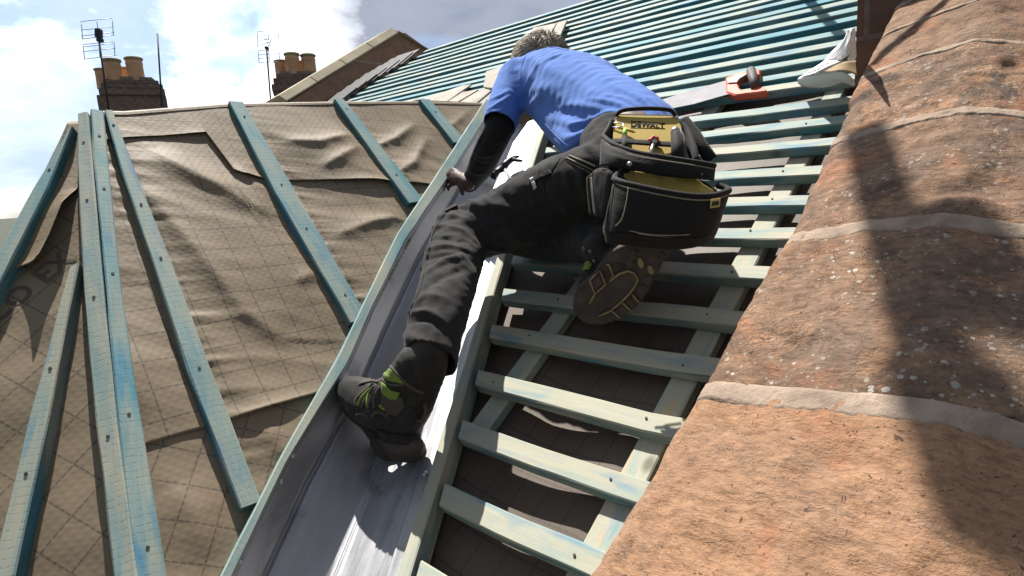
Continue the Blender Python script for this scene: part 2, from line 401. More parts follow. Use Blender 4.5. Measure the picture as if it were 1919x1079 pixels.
M_BRICK_SOOT = brick_mat('sooty_brick', (0.27, 0.165, 0.13), (0.185, 0.14, 0.125), (0.29, 0.25, 0.22), (math.pi / 2, 0, math.radians(-43)), bw=0.3, bh=0.12)
M_POT = plain('buff_terracotta', (0.62, 0.37, 0.23), 0.85, 0, 0.18, 3)
M_POTLIP = plain('sooty_terracotta', (0.30, 0.25, 0.16), 0.9, 0, 0.25, 3)
M_CEMENT = plain('weathered_cement', (0.24, 0.21, 0.16), 0.95, 0, 0.3, 5, 0.5, 60, 0.01)
M_STEELDARK = plain('dark_weathered_steel', (0.05, 0.05, 0.06), 0.55, 0.6, 0.2, 20)
M_ALU = plain('dull_aluminium', (0.25, 0.25, 0.27), 0.45, 0.9, 0.15, 20)
M_SLATE = plain('grey_slate', (0.075, 0.07, 0.075), 0.7, 0, 0.45, 5, 0.4, 40, 0.004)
M_TILE = plain('dusty_slate', (0.36, 0.33, 0.285), 0.85, 0, 0.22, 9, 0.5, 60, 0.003)
M_NAIL = plain('galvanised_nail', (0.45, 0.46, 0.48), 0.4, 0.9, 0.1, 50)
M_NAILHOLE = plain('rusty_nail', (0.05, 0.045, 0.04), 0.7, 0.3, 0.3, 50)
M_GROUND = plain('garden_ground', (0.05, 0.055, 0.035), 0.95, 0, 0.4, 0.3)
M_LEAF = plain('far_leaves', (0.05, 0.07, 0.03), 0.9, 0, 0.4, 0.5)

# ---------------------------------------------------------------- ground and far trees
gb = 1500.0
mesh('ground', [(-gb, -gb, -6.5), (gb, -gb, -6.5), (gb, gb, -6.5), (-gb, gb, -6.5)], [(0, 1, 2, 3)], M_GROUND)['kind'] = 'structure'

# ---------------------------------------------------------------- main roof: underlay, rafters, battens
VD = np.array([-1 / math.tan(Q_), 1 / math.tan(P_), 1.0]); VD /= np.linalg.norm(VD)
VP0 = Rp(628, 1079, -0.035)
eR = np.cross(VD, nR); eR *= np.sign(eR[0]); eL = np.cross(VD, nL); eL *= -np.sign(eL[0])
def valley_x(s):            # X on the main roof of the valley board at slope height s (its right edge)
    a = VP0 + eR * 0.185
    k = (s - a @ sR) / (VD @ sR); return float((a + VD * k)[0])
S_TOP = 1.95                # slope height where the bay ridge runs into the main roof

def r_under(u, v):
    X = lerp(-3.95, 0.12, u); s = lerp(-0.1, 3.38, v)
    fr = abs(((X + 0.485 + 0.0225) / 0.345) % 1 - 0.5) * 2     # 1 at a rafter
    sag = (1 - fr) * 0.010 + 0.014 * fbm(X * 2.2, s * 1.6, 3.0, 3) * (1 - fr * 0.8)
    return R3(X, s, -0.049 - max(-0.002, sag))
def r_keep(u, v):
    X = lerp(-3.95, 0.12, u); s = lerp(-0.1, 3.38, v)
    return s > S_TOP or X > valley_x(s) - 0.18
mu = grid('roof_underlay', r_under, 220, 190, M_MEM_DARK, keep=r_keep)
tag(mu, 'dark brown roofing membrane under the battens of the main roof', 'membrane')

ROWS = [0.098, 0.225, 0.349, 0.471, 0.600, 0.722, 0.851, 0.977, 1.09, 1.209, 1.327, 1.433, 1.532, 1.666, 1.742, 1.819, 1.906, 1.995, 2.085, 2.164,
        2.248, 2.317, 2.401, 2.476, 2.545, 2.642, 2.737, 2.828, 2.913, 3.013, 3.096, 3.207, 3.311]
ORD = ['lowest', 'second', 'third', 'fourth', 'fifth', 'sixth', 'seventh', 'eighth', 'ninth', 'tenth', 'eleventh', 'twelfth', 'thirteenth', 'fourteenth', 'fifteenth', 'sixteenth']
XR = -0.27
BW = 0.040
def verge_x(s): return interp(s, [1.9, 2.9, 3.3], [-4.06, -4.0, -3.80])
for i, s in enumerate(ROWS):
    sc_ = s + BW / 2; top = s > S_TOP
    if top: x0 = verge_x(s) + random.uniform(-.02, .04)
    else: x0 = valley_x(s) + 0.003
    xr = XR if s < 1.62 else -0.405
    dx = (xr - x0); pts = []
    m = 3 if not top else 6
    for k in range(m + 1):
        X = x0 + dx * k / m
        pts.append(R3(X, sc_ + (random.uniform(-.004, .004) if 0 < k < m else 0) + (0.010 if i in (3, 4) and k == m else 0), random.uniform(-.002, .002)))
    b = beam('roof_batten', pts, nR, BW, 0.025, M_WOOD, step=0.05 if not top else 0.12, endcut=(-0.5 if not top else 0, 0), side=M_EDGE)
    b.color = (random.uniform(-.12, .08) if i < 8 else (0.26 if i < 14 else 0.50), 0.6 if i < 12 else 0.7, 0.45 if i < 8 else 0.1, 0.12)
    if s > 1.95 and i in (18, 21): b.color = (0.8, 1.0, 0, 0.1)
    if i < 9: lb = f'treated batten across the rafters beside the valley, {ORD[i]} row counted up from the bottom'
    elif i < 16: lb = f'treated batten running in behind the kneeling worker, {ORD[i]} row counted up from the bottom'
    elif i == 32: lb = 'topmost pale batten along the ridge of the main roof'
    else: lb = f'long blue green batten high on the main roof, {ORD[31 - i]} row below the ridge batten' if 31 - i > 0 else 'long batten just below the ridge batten'
    tag(b, lb, 'batten', 'battens across the main roof')
    # nails where the batten crosses a rafter
    if i < 12:
        for X in (-0.465, -0.81):
            if X < x0 + .03: continue
            bm = bmesh.new(); c = R3(X + random.uniform(-.01, .01), sc_ + random.uniform(-.008, .008), 0.0012)
            b_tube(bm, [c - nR * 0.003, c], 0.0022, 8); bm_obj('nail', bm, M_NAILHOLE, b)

rx = [-0.485 + 0.0225 - 0.345 * k for k in range(0, 11)] + [-0.14]
for k, X in enumerate(rx):
    sv = -0.08
    if X < -0.5:                               # starts on the valley
        a = VP0 + eR * 0.20; kk = (X - a[0]) / VD[0]; sv = float((a + VD * kk) @ sR)
        if sv > S_TOP: sv = S_TOP + 0.02
    bend = 0.03 if k in (0, 1) else 0
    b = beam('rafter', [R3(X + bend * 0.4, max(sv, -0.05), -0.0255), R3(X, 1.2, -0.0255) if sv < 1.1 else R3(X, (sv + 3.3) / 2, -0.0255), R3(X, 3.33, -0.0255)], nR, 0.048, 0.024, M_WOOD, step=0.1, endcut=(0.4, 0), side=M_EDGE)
    b.color = (-0.02, 0.3, 1.0 if k == 0 else 0.6, 0.2)
    if k == 0: lb = 'pale rafter with bare orange timber under the battens beside the stone coping'
    elif k == 1: lb = 'green rafter under the battens nearest the lead valley'
    elif k == 11: lb = 'rafter hidden beneath the edge of the stone coping'
    else: lb = 'rafter glimpsed under the upper battens of the main roof'
    tag(b, lb, 'rafter', 'rafters of the main roof')

def ext(a, b, k): return a + (a - b) / np.linalg.norm(a - b) * k
def pair(P, L_, R_):
    """centre line and width of a timber from its measured left and right edges"""
    c = [(P(*a) + P(*b)) / 2 for a, b in zip(L_, R_)]; w_ = []
    for k, (a, b) in enumerate(zip(L_, R_)):
        d = c[min(k + 1, len(c) - 1)] - c[max(k - 1, 0)]; d /= np.linalg.norm(d); e = P(*b) - P(*a); w_.append(float(np.linalg.norm(e - d * (e @ d))))
    return c, w_
# ---------------------------------------------------------------- valley: boards, lead, nails
lv = [Lp(*p) for p in [(300, 1300)]] if False else []
VE_L = [(414, 1079), (525, 857), (631, 672), (682, 567), (744, 439), (811, 338), (908, 190)]; VE_R = [(437, 1079), (543, 857), (657, 672), (703, 567), (767, 439), (837, 338), (931, 190)]
cl, cw = pair(Lp, VE_L, VE_R); cl.insert(0, ext(cl[0], cl[1], 0.4)); cw.insert(0, cw[0])
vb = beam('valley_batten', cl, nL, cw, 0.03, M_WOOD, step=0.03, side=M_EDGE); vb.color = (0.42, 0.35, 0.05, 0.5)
LW = [(float((Lp(*p) - VP0) @ VD), float((Lp(*p) - VP0) @ eL)) for p in VE_R]; LW.insert(0, (-0.6, LW[0][1]))
tag(vb, 'blue green valley batten edging the lead on the membrane side', 'batten', 'battens edging the valley')
cr = []
for k in np.linspace(-0.45, 1.9, 9): cr.append(VP0 + VD * k + eR * (interp(k, [-.4, 0, .42, .87, 1.36], [.17, .168, .162, .150, .147]) + 0.006))
cr = [p + nR * (-D + 0.004 - p @ nR) for p in cr]
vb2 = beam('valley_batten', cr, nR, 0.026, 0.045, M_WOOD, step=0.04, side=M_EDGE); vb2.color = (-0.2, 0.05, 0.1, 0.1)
tag(vb2, 'pale cream valley batten edging the lead where the roof battens end', 'batten', 'battens edging the valley')

ML = frame(VP0, VD, (nR + nL) / 2)
def lead_pt(u, v):
    k = lerp(-0.5, 1.9, u); q = v * 2 - 1
    wob = 0.0022 * fbm(k * 5, q * 2, 1.0, 2) + 0.0006 * fbm(k * 16, q * 8, 7.0, 2)
    P = VP0 + VD * k
    if q < 0:
        lim = interp(k, [a for a, b in LW], [b for a, b in LW]); d = -q * 0.188; lift = 0.0; sc0 = (lim + 0.001) / 0.166
        if d > 0.116: lift = 0.014 * min(1, (d - 0.116) / 0.0035) + 0.030 * max(0, min(1, (d - 0.122) / 0.036))
        lift += 0.0185 * max(0, min(1, (d - 0.160) / 0.006)) - 0.006 * math.exp(-((d - 0.112) / 0.0045) ** 2)
        over = max(0.0, (d - 0.166) / 0.022) * (0.004 + max(0, 0.012 * fbm(k * 3.3, 0.0, 9.0, 2) + 0.010 * math.exp(-((k - .9) / .45) ** 2)))   # wavy edge dressed over the batten
        P = P + eL * ((min(d, 0.162) + max(0.0, min(d, .166) - .162)) * (sc0 if d > .118 else lerp(1.0, sc0, d / .118)) + over) + nL * (lift + wob * (d > .01))
    else:
        d = q * 0.160; w_ = interp(k, [-.4, 0, .42, .87, 1.36], [.158, .156, .150, .138, .135]) / 0.160
        lift = 0.012 * max(0, min(1, (d - 0.112) / 0.01)) + 0.012 * max(0, min(1, (d - 0.150) / 0.006))
        P = P + eR * d * w_ + nR * (lift + wob * (d > .01))
    return P + (nR + nL) * 0.002 * math.exp(-(q / 0.03) ** 2)
ld = grid('valley_lead', lambda u, v: ML.inverted() @ V(lead_pt(u, v)), 220, 170, M_LEAD)
ld.matrix_world = ML
ld.data.set_sharp_from_angle(angle=math.radians(14))
tag(ld, 'grey sheet lead lining of the valley, glaring white in the sun', 'lead valley')
for px in [(449, 1051), (549, 853), (527, 902)]:
    c = Lp(*px, -0.010); bm = bmesh.new()
    b_lathe(bm, [(0.0001, 0.0035), (0.0035, 0.003), (0.0055, 0.001), (0.006, -0.003)], frame(c, YA, nL), 12); bm_obj('nail', bm, M_NAIL, ld)
for px in [(796, 888)]:
    c = Rp(*px, -0.008); bm = bmesh.new()
    b_lathe(bm, [(0.0001, 0.0035), (0.0035, 0.003), (0.0055, 0.001), (0.006, -0.003)], frame(c, XA, nR), 12); bm_obj('nail', bm, M_NAIL, ld)

# ---------------------------------------------------------------- bay roof: lapped membrane and counter battens
def ridge_s(Y): return interp(Y, [0.38 * K, 0.605 * K, .908 * K, 1.194 * K, 1.467 * K, 2.2], [1.052 * K, 1.095 * K, 1.129 * K, 1.156 * K, 1.173 * K, 1.19 * K])
HIPD = np.cross(nL, nH); HIPD /= np.linalg.norm(HIPD); HIPD *= np.sign(HIPD[0])
HTOP = Lp(184, 207)
def hip_y(s): return float((HTOP + HIPD * ((s - HTOP @ sL) / (HIPD @ sL)))[1])
AYS = [0.325 * K, 0.618 * K, 0.915 * K]                # counter battens on the membrane
def _yr(px): return [(float(Lp(*p)[1]), float(Lp(*p) @ sL)) for p in px]
RIDGES = [(_yr(px), h, ws, wl) for px, h, ws, wl in [
    ([(285, 268), (345, 308), (420, 345), (505, 392)], 0.022, 0.07, 0.032), ([(262, 345), (335, 415), (395, 490), (462, 575), (530, 625)], 0.024, 0.085, 0.034),
    ([(300, 520), (350, 580), (400, 660), (440, 720)], 0.012, 0.06, 0.03), ([(440, 300), (500, 345), (520, 365)], 0.012, 0.03, 0.02),
    ([(640, 430), (700, 408), (740, 400), (772, 406)], 0.018, 0.04, 0.022), ([(545, 256), (603, 262), (656, 246)], 0.016, 0.035, 0.02), ([(610, 305), (640, 290), (672, 270)], 0.016, 0.03, 0.02),
    ([(690, 275), (747, 253), (780, 226)], 0.018, 0.03, 0.02), ([(742, 325), (780, 300), (803, 255)], 0.018, 0.03, 0.02), ([(835, 240), (860, 222), (886, 198)], 0.014, 0.03, 0.018),
    ([(560, 520), (600, 500), (640, 510)], 0.010, 0.03, 0.02), ([(225, 640), (245, 690), (262, 760)], 0.010, 0.03, 0.02), ([(330, 900), (370, 960), (390, 1040)], 0.014, 0.05, 0.03), ([(500, 800), (530, 830), (545, 845)], 0.010, 0.03, 0.02)]]
def fold_L(Y, s):
    """loose sheet: long slack folds running down to the right plus small puckers at the battens"""
    y, x = Y / K, s / K
    h = 0.0
    a = y * 0.53 + x * 0.85; b = y * 0.85 - x * 0.53
    h += 0.009 * fbm(a * 5.2 + 0.8, b * 1.5 + 3.0, 2.0, 1)
    h += 0.0050 * (0.5 - abs(noise.noise(Vector((a * 9 + 3, b * 2.2 + 1.0, 5.0))))) + 0.0022 * (0.5 - abs(noise.noise(Vector((a * 21 + 3, b * 6 + 1.0, 8.0)))))
    for R_, hh, ws, wl in RIDGES:
        best = 9.0; sg = 0.0; tp = 0.0
        for k in range(len(R_) - 1):
            p, e = R_[k], R_[k + 1]; dx, dy = e[0] - p[0], e[1] - p[1]; f = max(0.0, min(1.0, ((Y - p[0]) * dx + (s - p[1]) * dy) / (dx * dx + dy * dy)))
            qx, qy = Y - p[0] - f * dx, s - p[1] - f * dy; dd = math.hypot(qx, qy)
            if dd < best: best = dd; sg = 1.0 if qx * 0.32 + qy * 0.94 > 0 else -1.0; tp = math.sin(math.pi * min(1, max(0, (k + f) / (len(R_) - 1) * .9 + .05))) ** .5
        w_ = ws if sg > 0 else wl
        if best < w_ * 3: h += hh * 0.60 * tp * math.exp(-(math.hypot(best, 0.006) - 0.006) / w_ * 1.35)
    for ay in AYS:                                      # pinned under the battens
        d = abs(Y - ay); h *= min(1, 0.15 + d / 0.07)
        side = Y - ay
        if -0.10 < side < 0.16:
            g_ = math.exp(-side / 0.055) if side > 0 else 0.6 * math.exp(side / 0.03)
            h += 0.0085 * g_ * (0.35 - abs(noise.noise(Vector((3.0 + ay * 9, s * 21 + side * 6, 0)))) - 0.45 * abs(noise.noise(Vector((1.0, s * 52 + side * 9, ay)))))
    h *= min(1, 0.2 + max(0.0, (ridge_s(Y) - s)) / 0.18)
    return h
def mem_L(name, y0, y1, slo, shi, lift, mat, label, nu=150, nv=110, extra=None, keepx=None, part=None):
    Mf = frame(L3(0.4, 0.4), YA, nL); Mi = Mf.inverted()
    def f(u, v):
        Y = lerp(y0, y1, u); lo, hi = slo(Y), shi(Y); s = lerp(lo, hi, v)
        h = -0.027 + lift + fold_L(Y, s) + (extra(Y, s, s - lo) if extra else 0)
        return Mi @ V(L3(Y, s, h))
    def keep(u, v):
        Y = lerp(y0, y1, u); s = lerp(slo(Y), shi(Y), v)
        p = L3(Y, s); inval = (p - VP0) @ eL > 0.165
        return Y > hip_y(s) - 0.002 and inval and (keepx is None or keepx(Y, s))
    o = grid(name, f, nu, nv, mat, part, keep=keep, thick=0.0012); o.matrix_world = Mf
    if label: tag(o, label, 'membrane', 'lapped membrane sheets on the bay roof')
    return o
LAP1 = lambda Y: (0.369 + 0.004 * math.sin(Y * 9)) * K
LQ = [(.389, 1.133), (.416, 1.14), (.498, 1.15), (.610, 1.164), (.622, 1.03), (.64, 1.015), (.688, 1.003), (.826, .992), (.983, .978), (1.276, .935)]
LAP2 = lambda Y: interp(Y, [p[0] for p in LQ], [p[1] for p in LQ])
mem_L('membrane_sheet', 0.0, 1.1, lambda Y: -0.12, lambda Y: LAP1(Y) + 0.06, 0.0, M_MEM_ROT, 'lowest brown membrane sheet on the bay roof, its grid turned on the skew', 120, 90)
mem_L('membrane_sheet', 0.05, 1.75, LAP1, lambda Y: LAP2(Y) + 0.06, 0.003, M_MEM, 'broad wrinkled middle membrane sheet on the bay roof between two laps', 240, 150,
      extra=lambda Y, s, d: 0.004 * math.exp(-d / 0.02) * (1 + math.sin(Y * 17)))
def ridge_roll(u, v): pass
mem_L('membrane_sheet', 0.25, 2.0, LAP2, ridge_s, 0.008, M_MEM, 'top membrane sheet folded over the ridge of the bay roof', 240, 90,
      extra=lambda Y, s, d: 0.005 * math.exp(-d / 0.025) * (1 + math.sin(Y * 13 + 1)) * max(0, min(1, (Y - .5) * 5)))
# roll over the ridge and the far slope
def back(u, v):
    Y = lerp(float(HTOP[1]) + .01, 2.3, u); s = ridge_s(Y); p = L3(Y, s, -0.019)
    if v < 0.12: return p + sL * 0.012 * math.sin(v / 0.12 * 1.57) + nL * 0.002
    q = (v - 0.12) / 0.88; return p + sL * 0.012 + nL * 0.002 + np.array([-math.cos(Q_), 0, -math.sin(Q_)]) * q * 1.5 
bk = grid('membrane_sheet', back, 40, 20, M_MEM, keep=lambda u, v: True)
tag(bk, 'membrane on the far slope of the bay roof behind its ridge', 'membrane')

# the hip facet on the left
Mh = frame(H3(-0.5 * K, 0.6 * K), eH, nH); Mhi = Mh.inverted()
def hip_e(s): return float((HTOP + HIPD * ((s - HTOP @ sH) / (HIPD @ sH))) @ eH)
def fold_H(e, s): return 0.006 * fbm(e * 4 + 1, s * 3, 4.0, 2) + 0.0025 * fbm(e * 12, s * 9, 2.0, 2)
SHT = float(HTOP @ sH)
def left_e(s): return interp(s, [0.2 * K, 0.64 * K, 0.97 * K, 1.02 * K], [-0.66 * K, -0.605 * K, -0.575 * K, -0.57 * K])
def mem_H(u, v):
    s = lerp(-0.15, SHT, v); e = lerp(left_e(s) - 0.02, hip_e(s), u)
    return Mhi @ V(H3(e, s, -0.028 + fold_H(e, s)))
mh = grid('membrane_sheet', mem_H, 110, 150, M_MEM_ROT, thick=0.0012); mh.matrix_world = Mh
tag(mh, 'brown membrane with large faded lettering on the left hip of the bay roof', 'membrane', 'lapped membrane sheets on the bay roof')
# upper lap on the hip facet with its loose torn edge turned up
def curl(u, v):
    s = lerp(0.652 * K, SHT - 0.01, v); er = interp(s / K, [.65, .70, .767, .80, .95, 1.05], [-.553, -.547, -.541, -.540, -.535, -.53]) * K
    er = min(er, hip_e(s) - 0.012); e = lerp(left_e(s) - 0.02, er, u); d = (1 - u) * (er - left_e(s))
    lift = 0.030 * math.exp(-d / 0.016) * max(0, min(1, (0.82 * K - s) / 0.06)) + 0.006 * math.exp(-(s - .652 * K) / .015)
    return Mhi @ V(H3(e, s, -0.022 + fold_H(e, s) + lift))
cu = grid('membrane_sheet', curl, 60, 50, M_MEM, thick=0.0012); cu.matrix_world = Mh
tag(cu, 'upper membrane flap on the left hip with its loose edge curling up', 'membrane', 'lapped membrane sheets on the bay roof')

def nails_on(b, ctr, n, fr):
    for f in fr:
        c = lerp(np.array(ctr[0]), np.array(ctr[-1]), f) + n * 0.0013; bm = bmesh.new()
        b_tube(bm, [c - n * 0.004, c], 0.0026, 8); bm_obj('nail', bm, M_NAILHOLE, b)
def cb(name, pts, n, wd, th, col, label, fr, group, ec=(0, 0)):
    b = beam(name, pts, n, wd, th, M_WOOD, step=0.04, endcut=ec); b.color = col
    tag(b, label, 'batten', group); nails_on(b, pts, n, fr); return b
def Lmid(pl, pr, h=0.0): return (Lp(*pl, h) + Lp(*pr, h)) / 2
G1 = 'counter battens on the bay roof'
def ext(a, b, k): return a + (a - b) / np.linalg.norm(a - b) * k
def LpC(u, v): return Lp(u, v, -0.003)
def cb2(name, P, n, L_, R_, th, col, label, fr, group, ext0=0.0, ext1=0.0, ec=(0, 0)):
    c, w_ = pair(P, L_, R_); d0 = [np.linalg.norm(q - c[0]) for q in c]
    c = [lerp(q, lerp(c[0], c[-1], a / d0[-1]), 0.65 if 0 < k < len(c) - 1 else 0.0) for k, (q, a) in enumerate(zip(c, d0))]
    if ext0: c[0] = ext(c[0], c[1], ext0)
    if ext1: c[-1] = ext(c[-1], c[-2], ext1)
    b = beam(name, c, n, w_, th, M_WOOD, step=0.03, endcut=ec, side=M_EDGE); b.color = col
    b.color = tuple(col[:3]) + (0.65,); tag(b, label, 'batten', group); L0 = [np.linalg.norm(q - c[0]) for q in c]
    for f in fr:
        d = f * L0[-1]; q = np.array([interp(d, L0, [p[k] for p in c]) for k in range(3)]) + n * 0.0013; bm = bmesh.new()
        b_tube(bm, [q - n * 0.004, q], 0.0026, 8); bm_obj('nail', bm, M_NAILHOLE, b)
    return b
cb2('counter_batten', LpC, nL, [(197, 206), (214, 300), (278, 480), (340, 690), (449, 945)], [(212, 206), (239, 300), (312, 480), (386, 690), (494, 945)], 0.025, (0.42, 0.7, 0.1, 1), 'blue grey counter batten leaving the top of the hip, with a round knot', [0.05, 0.3, 0.45, 0.72], G1)
cb2('counter_batten', LpC, nL, [(430, 190), (508, 360), (577, 475), (655, 600)], [(456, 190), (549, 360), (617, 475), (694, 600)], 0.025, (0.55, 0.8, 0.0, 1), 'blue counter batten in the middle of the bay roof between its two neighbours', [0.08, 0.42, 0.62, 0.9], G1)
cb2('counter_batten', LpC, nL, [(627, 186), (765, 378)], [(646, 186), (797, 378)], 0.025, (0.6, 0.4, 0.0, 1), 'green blue counter batten running from the bay ridge to the valley beside the worker', [0.1, 0.75], G1)
cb2('counter_batten', LpC, nL, [(787, 186), (850, 266)], [(807, 186), (876, 266)], 0.025, (0.55, 0.3, 0.0, 1), 'shortest counter batten, high up where bay ridge meets valley', [0.3], G1)
G2 = 'battens along the hip of the bay roof'
cb2('hip_batten', Lp, nL, [(170, 206), (170, 300), (176, 400), (188, 560), (207, 780), (250, 1079)], [(195, 206), (198, 300), (204, 400), (218, 560), (252, 780), (318, 1079)], 0.030, (0.60, 1.0, 0.0, 1), 'blue stained hip batten on the right of the close pair', [0.07, 0.2, 0.38, 0.62, 0.8], G2, 0, 0.2)
cb2('hip_batten', Hp, nH, [(146, 214), (137, 300), (136, 400), (138, 560), (160, 780), (212, 1079)], [(164, 208), (165, 300), (168, 400), (176, 560), (200, 780), (258, 1079)], 0.030, (0.25, 0.5, 0.0, 1), 'pale green hip batten on the left of the close pair', [0.08, 0.22, 0.42, 0.65, 0.85], G2, 0, 0.2)
cb2('hip_batten', Hp, nH, [(130, 240), (60, 356), (-12, 486)], [(139, 232), (92, 350), (25, 488)], 0.045, (0.52, 0.5, 0.0, 1), 'teal batten on the outer left edge of the bay roof against the sky', [0.15, 0.5], 'battens on the left hip facet', 0, 0.5)
cb2('counter_batten', Hp, nH, [(126, 515), (62, 760), (-8, 1040)], [(139, 530), (98, 760), (36, 1040)], 0.032, (0.28, 0.7, 0.0, 1), 'short jack batten on the left hip facet, tucked under the hip pair', [0.3, 0.55], 'battens on the left hip facet', 0.03, 0.2, (-0.6, 0))

# faded lettering printed on the hip membrane
def lettering(body, centre_px, up_px, right_px, height, mat, parent, name='lettering'):
    cu_ = bpy.data.curves.new('t', 'FONT'); cu_.body = body; cu_.size = 1.0; cu_.align_x = 'CENTER'; cu_.align_y = 'CENTER'; cu_.resolution_u = 3; cu_.offset = 0.02
    ob = bpy.data.objects.new('t', cu_); COL.objects.link(ob); dg_ = bpy.context.evaluated_depsgraph_get(); me = bpy.data.meshes.new_from_object(ob.evaluated_get(dg_))
    bpy.data.objects.remove(ob); return me
M_PRINT = plain('faded_print', (0.105, 0.085, 0.065), 0.7, 0, 0.25, 20)
me = lettering('ECO EX', 0, 0, 0, 1, None, None)
bm = bmesh.new(); bm.from_mesh(me); bmesh.ops.subdivide_edges(bm, edges=bm.edges[:], cuts=3)
cE = Hp(30, 532); xd = Hp(104, 482) - Hp(31, 541); xd /= np.linalg.norm(xd); yd = np.cross(nH, xd); ox, os_ = cE @ eH, cE @ sH
for v in bm.verts:
    p = cE + xd * ((v.co.x - 0.05) * 0.056) + yd * (v.co.y * 0.056)
    e, s = p @ eH, p @ sH; v.co = V(H3(e, s, -0.0272 + fold_H(e, s)))
bm_obj('lettering', bm, M_PRINT, mh)

# ---------------------------------------------------------------- sandstone coping and brick stack on the party wall
CS = [-0.3, .178, .307, .472, .66, .8, 1.013, 1.319, 1.548, 1.75]; CX = [-.372, -.351, -.342, -.332, -.325, -.315, -.318, -.328, -.327, -.327]
def cop_pt(a, s, push=0.0):
    """a: arc position across the saddle-backed stone, 0 left foot .. 1 right foot"""
    X0 = interp(s, CS, CX); W = interp(s, [0.1, .467, .792, 1.1, 1.4], [.285, .262, .207, .20, .19]); H = 0.185 + 0.02 * max(0, (0.5 - s))
    prof = [(0.02, -0.02), (0.0, 0.0), (0.0, 0.128), (0.006, 0.143), (0.02, 0.15), (W * .55, 0.150 + (H - .150) * .60), (W * .86, H - 0.004), (W, H), (W * 1.14, H - 0.006), (W * 1.5, 0.158), (W * 1.95, 0.10), (W * 2.05, 0.08), (W * 2.07, 0.0)]
    d = [0]
    for p, q in zip(prof, prof[1:]): d.append(d[-1] + math.hypot(q[0] - p[0], q[1] - p[1]))
    t_ = a * d[-1]; x = interp(t_, d, [p[0] for p in prof]); h = interp(t_, d, [p[1] for p in prof])
    x2 = interp(t_ + .01, d, [p[0] for p in prof]); h2 = interp(t_ + .01, d, [p[1] for p in prof]); x1 = interp(t_ - .01, d, [p[0] for p in prof]); h1 = interp(t_ - .01, d, [p[1] for p in prof])
    nx, nh = -(h2 - h1), (x2 - x1); l = math.hypot(nx, nh) or 1
    return R3(X0 + x + nx / l * push, s, h + nh / l * push)
cop = empty('parapet_coping', R3(-0.12, 0.2, 0.1), 'weathered brown sandstone coping with pale mortar joints along the right edge of the roof', 'stone coping')
JS = [-0.28, .467, .792, 1.084, 1.345, 1.548, 1.71, 1.76]
SCOL = [(0.95, 0.10, 0.2), (0.58, 1.0, 0.7), (0.52, 0.6, 0.75), (0.62, 0.65, 1.0), (0.25, 0.25, 0.75), (0.40, 0.3, 0.7), (0.4, 0.3, 0.7)]
SLAB = ['orange bare sandstone block nearest the camera', 'brown stone speckled with white lichen', 'brown stone with an orange worn patch', 'blackened flaking stone with orange scars', None, None, None]
for k in range(7):
    a0, a1 = JS[k] + 0.004, JS[k + 1] - 0.004; ns = max(8, int((a1 - a0) / 0.0055)); na = 110; vs = []; fs = []
    flake = [1.0, 1.0, 1.25, 1.9, 1.0, 1.0, 1.0][k]
    for j in range(ns + 1):
        s = lerp(a0, a1, j / ns); de = min(s - a0, a1 - s)
        for i in range(na + 1):
            a = i / na; p = cop_pt(a, s)
            n1_ = noise.fractal(V(p) * 9.0, 0.9, 2.0, 5); n2_ = noise.fractal(V(p) * 38.0, 0.8, 2.0, 4)
            pit = max(0.0, noise.noise(V(p) * 16.0 + Vector((5, k * 3, 1))) - 0.18)
            push = flake * (0.0040 * n1_ + 0.0016 * n2_ - 0.012 * pit)
            er = math.exp(-de / 0.010); push *= (1 - .85 * math.exp(-(de / 0.034) ** 2)); push -= er * (0.002 + 0.003 * noise.noise(V(p) * 25.0))
            jog = er * 0.007 * noise.noise(Vector((a * 14, k * 7.0, 2)))
            vs.append(cop_pt(a, s + jog, push))
    for j in range(ns):
        for i in range(na): q = j * (na + 1) + i; fs.append((q, q + 1, q + na + 2, q + na + 1))
    o = mesh('coping_stone', vs, fs, M_STONE, cop, True); o.color = SCOL[k] + (1,)
    if SLAB[k]: o['label'] = SLAB[k]
for k, (js, wd_) in enumerate(zip(JS[1:-1], [0.034, 0.036, 0.024, 0.018, 0.012, 0.012])):
    vs = []; fs = []; na, ns = 150, 10
    for j in range(ns + 1):
        for i in range(na + 1):
            a = i / na; f = j / ns
            wob = 0.004 * noise.noise(Vector((a * 20, k * 3.3, 0.5))) + 0.0025 * noise.noise(Vector((a * 70, k, 4.5)))
            wob2 = 0.007 * noise.noise(Vector((a * 12, k * 5.1, 8.5))) + 0.004 * noise.noise(Vector((a * 60, k * 2.0, 1.5)))
            s = js + 0.010 + wob * 0.4 - (wd_ + wob2) * (1 - f)
            p = cop_pt(a, s); up = 0.0007 * min(1, 4 * min(f, 1 - f)) - 0.004 * (min(f, 1 - f) < .05) + 0.0014 * noise.fractal(V(p) * 55, .8, 2.0, 3)
            vs.append(cop_pt(a, s, up))
    for j in range(ns):
        for i in range(na): q = j * (na + 1) + i; fs.append((q, q + 1, q + na + 2, q + na + 1))
    mesh('mortar_joint', vs, fs, M_MORTAR, cop, True)
